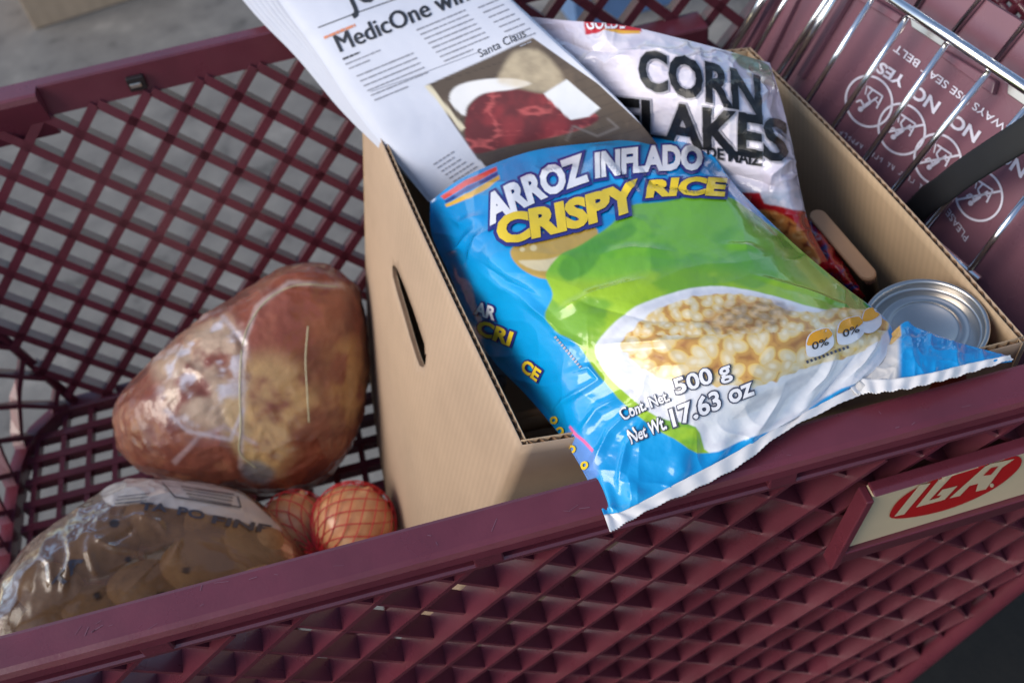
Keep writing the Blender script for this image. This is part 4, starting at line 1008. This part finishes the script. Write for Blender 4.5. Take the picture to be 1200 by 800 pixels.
# ------------------------------------------------------------------ ham
ham_out = [(424, 345), (408, 322), (380, 307), (345, 311), (318, 322), (280, 345), (235, 378), (195, 412), (165, 446), (147, 474), (144, 500), (155, 528), (178, 548), (215, 562), (260, 572), (305, 580), (345, 577), (382, 560), (408, 530), (424, 490), (430, 430)]
def hamd(Q, P): return .010*(fbm(P, 22, 3)-.5)+.0032*(ridged(P, 38, 5)-.4)+.0016*(ridged(P, 95, 15)-.4)+creases(Q, [([(225, 440), (250, 470), (240, 500)], 7, -.005), ([(262, 455), (258, 485), (280, 520)], 6, -.006), ([(265, 375), (285, 405), (280, 430)], 5, -.005), ([(205, 420), (240, 440), (260, 430)], 6, .004)])
def hamp(Q, P, n):
    c = np.zeros(Q.shape[:2]+(3,))+np.array(S(146, 82, 62))
    c = mixc(c, S(108, 52, 40), sstep(.42, .66, fbm(P, 30, 13))*.7); c = mixc(c, S(176, 118, 86), sstep(.50, .70, fbm(P, 55, 113))*.6)
    c = mixc(c, S(164, 92, 66), AA(Q, smoothpoly([(300, 345), (345, 320), (395, 330), (400, 370), (360, 410), (320, 420), (290, 400), (280, 370)], 4), 8)*.6)
    fat = AA(Q, smoothpoly([(280, 430), (320, 415), (350, 430), (372, 470), (350, 520), (320, 560), (290, 540), (280, 490)], 4), 16)*sstep(.34, .58, fbm(P, 40, 23))
    c = mixc(c, S(204, 164, 110), fat)
    c = mixc(c, S(186, 142, 88), AA(Q, smoothpoly([(385, 410), (418, 400), (424, 470), (400, 500), (385, 460)], 4), 14)*sstep(.38, .58, fbm(P, 40, 25))*.9)
    pale = AA(Q, smoothpoly([(180, 425), (215, 400), (250, 372), (275, 378), (285, 430), (280, 480), (272, 510), (240, 505), (205, 485), (188, 450)], 4), 14)
    c = mixc(c, S(206, 176, 148), pale*sstep(.30, .52, fbm(P/[1, 1, 1.6], 48, 27)))
    c = mixc(c, S(224, 216, 222), pale*sstep(.50, .62, fbm(P, 62, 29))*.9)
    c = mixc(c, S(206, 174, 120), AA(Q, smoothpoly([(262, 470), (285, 470), (300, 530), (325, 552), (300, 558), (270, 520)], 4), 5)*.65)
    c = mixc(c, S(120, 122, 128), AA(Q, smoothpoly([(282, 548), (300, 540), (322, 552), (310, 566), (288, 562)], 4), 4)*.8)
    for pts, w, col_ in (([(282, 548), (286, 400), (300, 360), (340, 332), (400, 336)], 3.0, S(214, 198, 190)), ([(286, 400), (262, 372)], 3, S(206, 196, 200)), ([(205, 540), (232, 512), (262, 500), (300, 520)], 2.6, S(200, 176, 176)), ([(195, 480), (220, 505), (270, 515), (285, 480)], 2.4, S(214, 206, 214))):
        c = mixc(c, col_, sstep(w*1.6, w*.3, segdist(Q, pts))*.6)
    return c
ham, Ph = blob('ham', ham_out, -.262, .088, .088, HAM, .82, 220, 150, hamd, hamp)
tag(ham, 'large brown shrink-wrapped ham resting on the cart floor beside the box', 'ham')
hb = bvh_of(ham)
def on_surface(bv, pts, lift):
    r = []
    P2 = crm(np.array(pts, float), np.linspace(0, 1, 40))
    for x, y in P2:
        d = Vector(rayd(x, y)).normalized(); loc, nor, i, ds = bv.ray_cast(Vector(Cp), d)
        if loc is None: continue
        if nor.dot(d) > 0: nor = -nor
        r.append(np.array(loc+nor*lift))
    return r
STRING = mat('pale_film_seam', S(206, 200, 160), .3, nscale=50, namp=.1, coat=.5)
for pts in ([(361, 382), (358, 420), (360, 460), (362, 495)], [(283, 410), (281, 450), (282, 500), (281, 530), (300, 548)], [(284, 405), (292, 380), (315, 350), (350, 334), (395, 336)]):
    under(ham, tube('film_seam', on_surface(hb, pts, .0001), .0007, STRING, None, 6))

# ------------------------------------------------------------------ potatoes in a clear bag
pot_spots = [(60, 690, 40, 30, .4), (120, 640, 44, 34, -.4), (185, 610, 40, 30, .2), (240, 655, 50, 36, -.3), (175, 690, 46, 34, .1), (120, 720, 46, 34, .3), (300, 640, 40, 30, .5), (260, 610, 44, 28, 0), (60, 740, 40, 34, 0), (310, 690, 44, 30, .2)]
for k, (x, y, a, b, r) in enumerate(pot_spots):
    ol = [(x+(a*math.cos(q)*math.cos(r)-b*math.sin(q)*math.sin(r))*(1+.05*math.sin(3*q+k)), y+(a*math.cos(q)*math.sin(r)+b*math.sin(q)*math.cos(r))) for q in np.linspace(0, 2*np.pi, 12, endpoint=False)]
    p_, _ = blob('potato', ol, -.275-.012*(k % 3), .032, .032, POTATO, 1.0, 40, 26, lambda Q, P: .003*(fbm(P, 40, 3)-.5)); 
    tag(p_, 'brown potato inside the clear plastic bag', 'potato', 'potatoes in the clear bag')
bag_out = [(-10, 730), (8, 690), (22, 660), (48, 628), (78, 604), (108, 586), (135, 570), (165, 563), (205, 566), (248, 572), (285, 584), (312, 604), (335, 632), (356, 660), (372, 700), (350, 740), (280, 775), (200, 795), (100, 800), (20, 780)]
crB = [([(100, 625), (108, 660), (120, 690)], 5, .006), ([(98, 622), (130, 640), (175, 648), (215, 628)], 5, .007), ([(150, 600), (185, 612), (200, 632)], 5, .005), ([(120, 672), (165, 650), (210, 634), (200, 660), (165, 690)], 4, .006), ([(135, 708), (180, 660), (208, 634)], 4, .005),
       ([(40, 640), (60, 660), (62, 700)], 5, .005), ([(75, 610), (85, 650), (70, 710)], 5, .006), ([(215, 628), (270, 640), (330, 665)], 6, .004), ([(250, 640), (290, 655), (320, 680)], 5, .003), ([(165, 610), (150, 625), (120, 640)], 4, -.006)]
def bagd(Q, P): return creases(Q, crB)*.8+.005*(ridged(P, 30, 7)-.35)*sstep(260, 140, Q[..., 0])*sstep(30, 100, Q[..., 0])+.0025*(ridged(P, 26, 19)-.35)
label_band = smoothpoly([(120, 575), (165, 560), (220, 562), (275, 575), (312, 602), (330, 622), (300, 616), (250, 604), (200, 595), (165, 590), (130, 592)], 4)
def bagp(Q, P, n):
    c = np.zeros(Q.shape[:2]+(4,)); c[..., :3] = np.array(S(132, 98, 70)); c[..., 3] = .50
    m = AA(Q, label_band, 1.5); c[..., :3] = mixc(c[..., :3], S(206, 196, 188), m); c[..., 3] = np.maximum(c[..., 3], m*.88)
    m = AA(Q, [(165, 598), (300, 618), (352, 668), (250, 700), (190, 640)], 20); c[..., 3] = np.maximum(c[..., 3], m*.78)
    for x, y, r in ((134, 613, 6), (150, 655, 4), (190, 700, 8), (115, 698, 6), (218, 668, 5)):
        d = np.hypot(Q[..., 0]-x, (Q[..., 1]-y)*1.2); m = sstep(r+1.5, r-.5, d); c[..., :3] = mixc(c[..., :3], S(40, 28, 20), m); c[..., 3] = np.maximum(c[..., 3], m*.8)
    return c
pbag, Pp = blob('potato_bag', bag_out, -.268, .072, .085, FILM, .72, 300, 200, bagd, bagp)
tag(pbag, 'shiny clear plastic bag printed with a white band, full of potatoes, in the cart', 'plastic bag')
pb = bvh_of(pbag)
print_text(pb, 'FINE POTATOES', (332, 612), (160, 590), (2, 13), BLUEINK, pbag, .03, .0010) if False else None
print_text(pb, 'FINE', (248, 613), (314, 625), (3, -9), BLUEINK, pbag, .03, .0012)
print_text(pb, 'PO', (208, 603), (238, 609), (2, -9), BLUEINK, pbag, .03, .0012)
print_text(pb, 'TA', (164, 598), (194, 600), (2, -9), BLUEINK, pbag, .03, .0012)
print_text(pb, 'TA', (70, 690), (98, 656), (-9, -8), BLUEINK, pbag, .03, .0012)
lay('frame_line', pb, *stroke2([(190, 566), (205, 583), (282, 595), (278, 582)], 1.4), BLUEINK, pbag, .0012)
dl = []
for k in range(4):
    a = np.array((212., 571.))+np.array((3, 4.))*k; dl.append(stroke2([a, a+(62-k*4, 9)], 1.0))
for k in range(3):
    a = np.array((138., 583.))+np.array((-2, 4.))*k; dl.append(stroke2([a, a+(38, -4)], .9))
lay('small_print', pb, *join2(dl), BLUEINK, pbag, .0012)

# ------------------------------------------------------------------ onions in red net
def sphere_at(px, py, rpx, z):
    C3 = onz(px, py, z); return C3, rpx*depth(C3)/FPX
on1, r1 = sphere_at(414, 614, 50, -.305); on2, r2 = sphere_at(346, 616, 42, -.318)
def onion(C3, R, ax, label):
    ax = np.array(ax, float); ax /= np.linalg.norm(ax); a1 = np.cross(ax, [0, 0, 1.]); a1 /= np.linalg.norm(a1); a2 = np.cross(ax, a1)
    pol = np.linspace(.001, np.pi-.001, 60); ph = np.linspace(0, 2*np.pi, 80, endpoint=False)
    prof = np.sin(pol)**.92; h = np.cos(pol)*(.90+.16*np.exp(-(pol/.12)**2)+.10*np.exp(-((np.pi-pol)/.12)**2)); prof = prof*(1-.35*np.exp(-(pol/.22)**2)*0)
    P = C3+R*(prof[:, None]*np.cos(ph)[None])[..., None]*a1+R*(prof[:, None]*np.sin(ph)[None])[..., None]*a2+R*h[:, None, None]*ax
    P = P+ (P-C3)*(.012*np.sin(ph*17)[None, :, None]*(prof[:, None, None]))*.4
    o = grid_obj('onion', P, ONION, None, None, True); tag(o, label, 'onion'); return o
onion(on1, r1*.97, (.5, .35, .55), 'larger round golden onion in red netting next to the box')
onion(on2, r2*.97, (.35, .5, .5), 'smaller golden onion in red netting next to the potato bag')
V = []; Fq = []
def addtube(pts, r):
    v, f = tube_geo(pts, r, 5); k = sum(len(x) for x in V); V.append(v); Fq.extend([tuple(i+k for i in g_) for g_ in f])
gather = onz(372, 648, -.30)
for C3, R, nl in ((on1, r1, 17), (on2, r2, 14)):
    ax = (C3-gather); ax /= np.linalg.norm(ax); a1 = np.cross(ax, [0, 0, 1.]); a1 /= np.linalg.norm(a1); a2 = np.cross(ax, a1)
    for k in range(nl):
        for sg_ in (-1, 1):
            u = np.linspace(.12, np.pi*.95, 40); an = 2*np.pi*k/nl+sg_*u*.75
            p = C3+R*1.012*(np.sin(u)[:, None]*(np.cos(an)[:, None]*a1+np.sin(an)[:, None]*a2)+np.cos(u)[:, None]*ax)
            # towards the gather the strands leave the onion
            w = sstep(2.1, 3.0, u)[:, None]; p = p*(1-w)+(gather+(p-gather)*.45)*w
            addtube(p, .00055)
for k in range(22):
    a = rw.uniform(0, 6.28); e = gather+np.array([math.cos(a)*.010, math.sin(a)*.010, rw.uniform(-.02, .02)]); addtube(np.array([gather+[0, -.01, -.02], gather+(e-gather)*.5, e]), .0006)
net = mesh_obj('net_bag', np.concatenate(V), Fq, NET, None, True)
tag(net, 'red plastic net bag stretched around the onions, gathered to a knot', 'net bag')

# ------------------------------------------------------------------ tin can
cc = onz(1084, 380, -.016); can = empty('tin_can', tuple(cc))
tag(can, 'tin can with ringed metal lid standing in the corner of the box', 'tin can')
cax = np.array([-.10, .02, 1.]); cax /= np.linalg.norm(cax); c1_ = np.cross(cax, [0, 1., 0]); c1_ /= np.linalg.norm(c1_); c2_ = np.cross(cax, c1_)
def lathe(name, prof, m_, par, n=72):
    ph = np.linspace(0, 2*np.pi, n, endpoint=False); pr = np.array(prof)
    P = cc+(pr[:, 0][:, None]*np.cos(ph)[None])[..., None]*c1_+(pr[:, 0][:, None]*np.sin(ph)[None])[..., None]*c2_+pr[:, 1][:, None, None]*cax
    return under(par, grid_obj(name, P, m_, None, None, True))
RC = .0395
lathe('lid', [(.0002, -.0040), (.0195, -.0040), (.0203, -.0031), (.0218, -.0031), (.0226, -.0041), (.0262, -.0041), (.0270, -.0032), (.0284, -.0032), (.0294, -.0042), (.0330, -.0043), (.0338, -.0050), (.0352, -.0050), (.0358, -.0030), (.0364, .0), (.0372, .0012), (.0388, .0014), (.0396, .0006), (.0397, -.0022), (.0388, -.0032), (.0380, -.0040)], STEEL, can)
LABELP = mat('can_label', S(150, 60, 40), .4, nscale=30, namp=.1)
lathe('can_body', [(.0378, -.0040), (.0374, -.010), (.0374, -.104), (.0390, -.109), (.0390, -.111), (.0360, -.110), (.0002, -.108)], LABELP, can)

# ------------------------------------------------------------------ black slab with tan top edge, leaning on the right side of the box
zb = -.045
e0, e1_ = onz(953, 246, zb), onz(1022, 326, zb-.01)
dl_ = (e1_-e0)/np.linalg.norm(e1_-e0); sd_ = np.array([dl_[1], -dl_[0], 0.]); sd_ /= np.linalg.norm(sd_)
if sd_[0] > 0: sd_ = -sd_
Ls = np.linalg.norm(e1_-e0); wS = .0135
def stadium(n=14):
    r = []
    for a in np.linspace(np.pi/2, 3*np.pi/2, n): r.append((wS/2+wS/2*math.cos(a), wS/2*math.sin(a)))
    for a in np.linspace(-np.pi/2, np.pi/2, n): r.append((Ls-wS/2+wS/2*math.cos(a), wS/2*math.sin(a)))
    return r
stp = stadium(); n_ = len(stp); mid = e0
slab = empty('board_packet', tuple(e0-np.array([0, 0, .07])))
tag(slab, 'thin black packet with a rounded tan top leaning inside the box', 'packet')
lean = np.array([.03, 0, 0])
def ringp(z, k=1.0, w=1.0): return [mid+dl_*a+sd_*(b*w)+np.array([.0, 0, z])+lean*(z/-.1) for a, b in stp]
def shell(name, r0, r1_, m_):
    o = mesh_obj(name, r0+r1_, [tuple(range(n_)), tuple(range(2*n_-1, n_-1, -1))]+[(i, (i+1) % n_, n_+(i+1) % n_, n_+i) for i in range(n_)], m_)
    bm = bmesh.new(); bm.from_mesh(o.data); bmesh.ops.recalc_face_normals(bm, faces=bm.faces); bmesh.ops.bevel(bm, geom=[e for e in bm.edges if len(e.link_faces) == 2 and e.calc_face_angle(0) > 1], offset=.0008, segments=2, affect='EDGES'); bm.to_mesh(o.data); bm.free(); return under(slab, o)
shell('rounded_lid', ringp(0), ringp(-.004), TAN)
BLK = mat('black_print_pack', S(26, 26, 24), .4, var_cols=[(.30, S(18, 18, 18)), (.62, S(34, 32, 30)), (.70, S(150, 110, 96)), (.74, S(30, 40, 30))], vscale=70)
shell('packet_body', ringp(-.0043, 1, .96), ringp(-.075, 1, .96), BLK)
# ------------------------------------------------------------------ red packet between the bags and the right side
rowsR = [[(930, 262, -.060), (950, 258, -.052), (968, 268, -.060)], [(945, 290, -.062), (968, 292, -.048), (985, 300, -.058)], [(960, 318, -.064), (985, 320, -.048), (1002, 330, -.060)], [(985, 345, -.070), (1002, 340, -.058), (1012, 348, -.068)]]
def paR(Q, s, t, P):
    c = np.zeros(Q.shape[:2]+(3,))+np.array(S(170, 22, 30)); c = mixc(c, S(40, 50, 110), sstep(.58, .64, fbm(Q, 1/14., 3))); return mixc(c, S(120, 16, 22), sstep(.5, .6, fbm(Q, 1/9., 13))*.6)
redp, _, _ = bag('red_packet', rowsR, 65, 49, lambda Q, s, t, P: .004*(ridged(Q, 1/20., 3)-.3), paR, PRINTBAG, .03)
tag(redp, 'small shiny red packet squeezed between cereal bags and black packet', 'packet')

# ------------------------------------------------------------------ things on the ground behind the cart
def ground_box(name, lo, hi, rot, m_, label, cat):
    cx, cy = (lo[0]+hi[0])/2, (lo[1]+hi[1])/2
    e_ = empty(name, (cx, cy, GZ)); tag(e_, label, cat)
    def rp(x, y, z): a, b = x-cx, y-cy; return (cx+a*math.cos(rot)-b*math.sin(rot), cy+a*math.sin(rot)+b*math.cos(rot), z)
    t = .006
    def pan(nm, a, b, c, d, z0, z1): hexa(nm, [rp(a, b, z0), rp(c, b, z0), rp(c, d, z0), rp(a, d, z0), rp(a, b, z1), rp(c, b, z1), rp(c, d, z1), rp(a, d, z1)], m_, e_, .002)
    x0, y0 = lo[:2]; x1, y1 = hi[:2]; z0, z1 = lo[2], hi[2]
    pan('panel', x0, y0, x1, y0+t, z0, z1); pan('panel', x0, y1-t, x1, y1, z0, z1); pan('panel', x0, y0+t, x0+t, y1-t, z0, z1); pan('panel', x1-t, y0+t, x1, y1-t, z0, z1)
    pan('bottom', x0+t, y0+t, x1-t, y1-t, z0, z0+t)
    return e_
gp = onz(42, 36, GZ); gq = onz(155, 0, GZ); ro_ = math.atan2(gq[1]-gp[1], gq[0]-gp[0])
wB, dB = .50, .42
ctrB = gp+np.array([math.cos(ro_), math.sin(ro_), 0])*wB/2+np.array([-math.sin(ro_), math.cos(ro_), 0])*dB/2
ground_box('cardboard_box', (ctrB[0]-wB/2, ctrB[1]-dB/2, GZ+.002), (ctrB[0]+wB/2, ctrB[1]+dB/2, GZ+.34), ro_, KRAFT, 'plain empty cardboard box standing on the concrete behind the cart', 'cardboard box')
gb = onz(716, 26, GZ)
ground_box('storage_tub', (gb[0]-.11, gb[1], GZ+.002), (gb[0]+.16, gb[1]+.32, GZ+.30), 0.1, BLUE, 'pale blue plastic tub standing on the concrete beyond the cart lattice', 'tub')
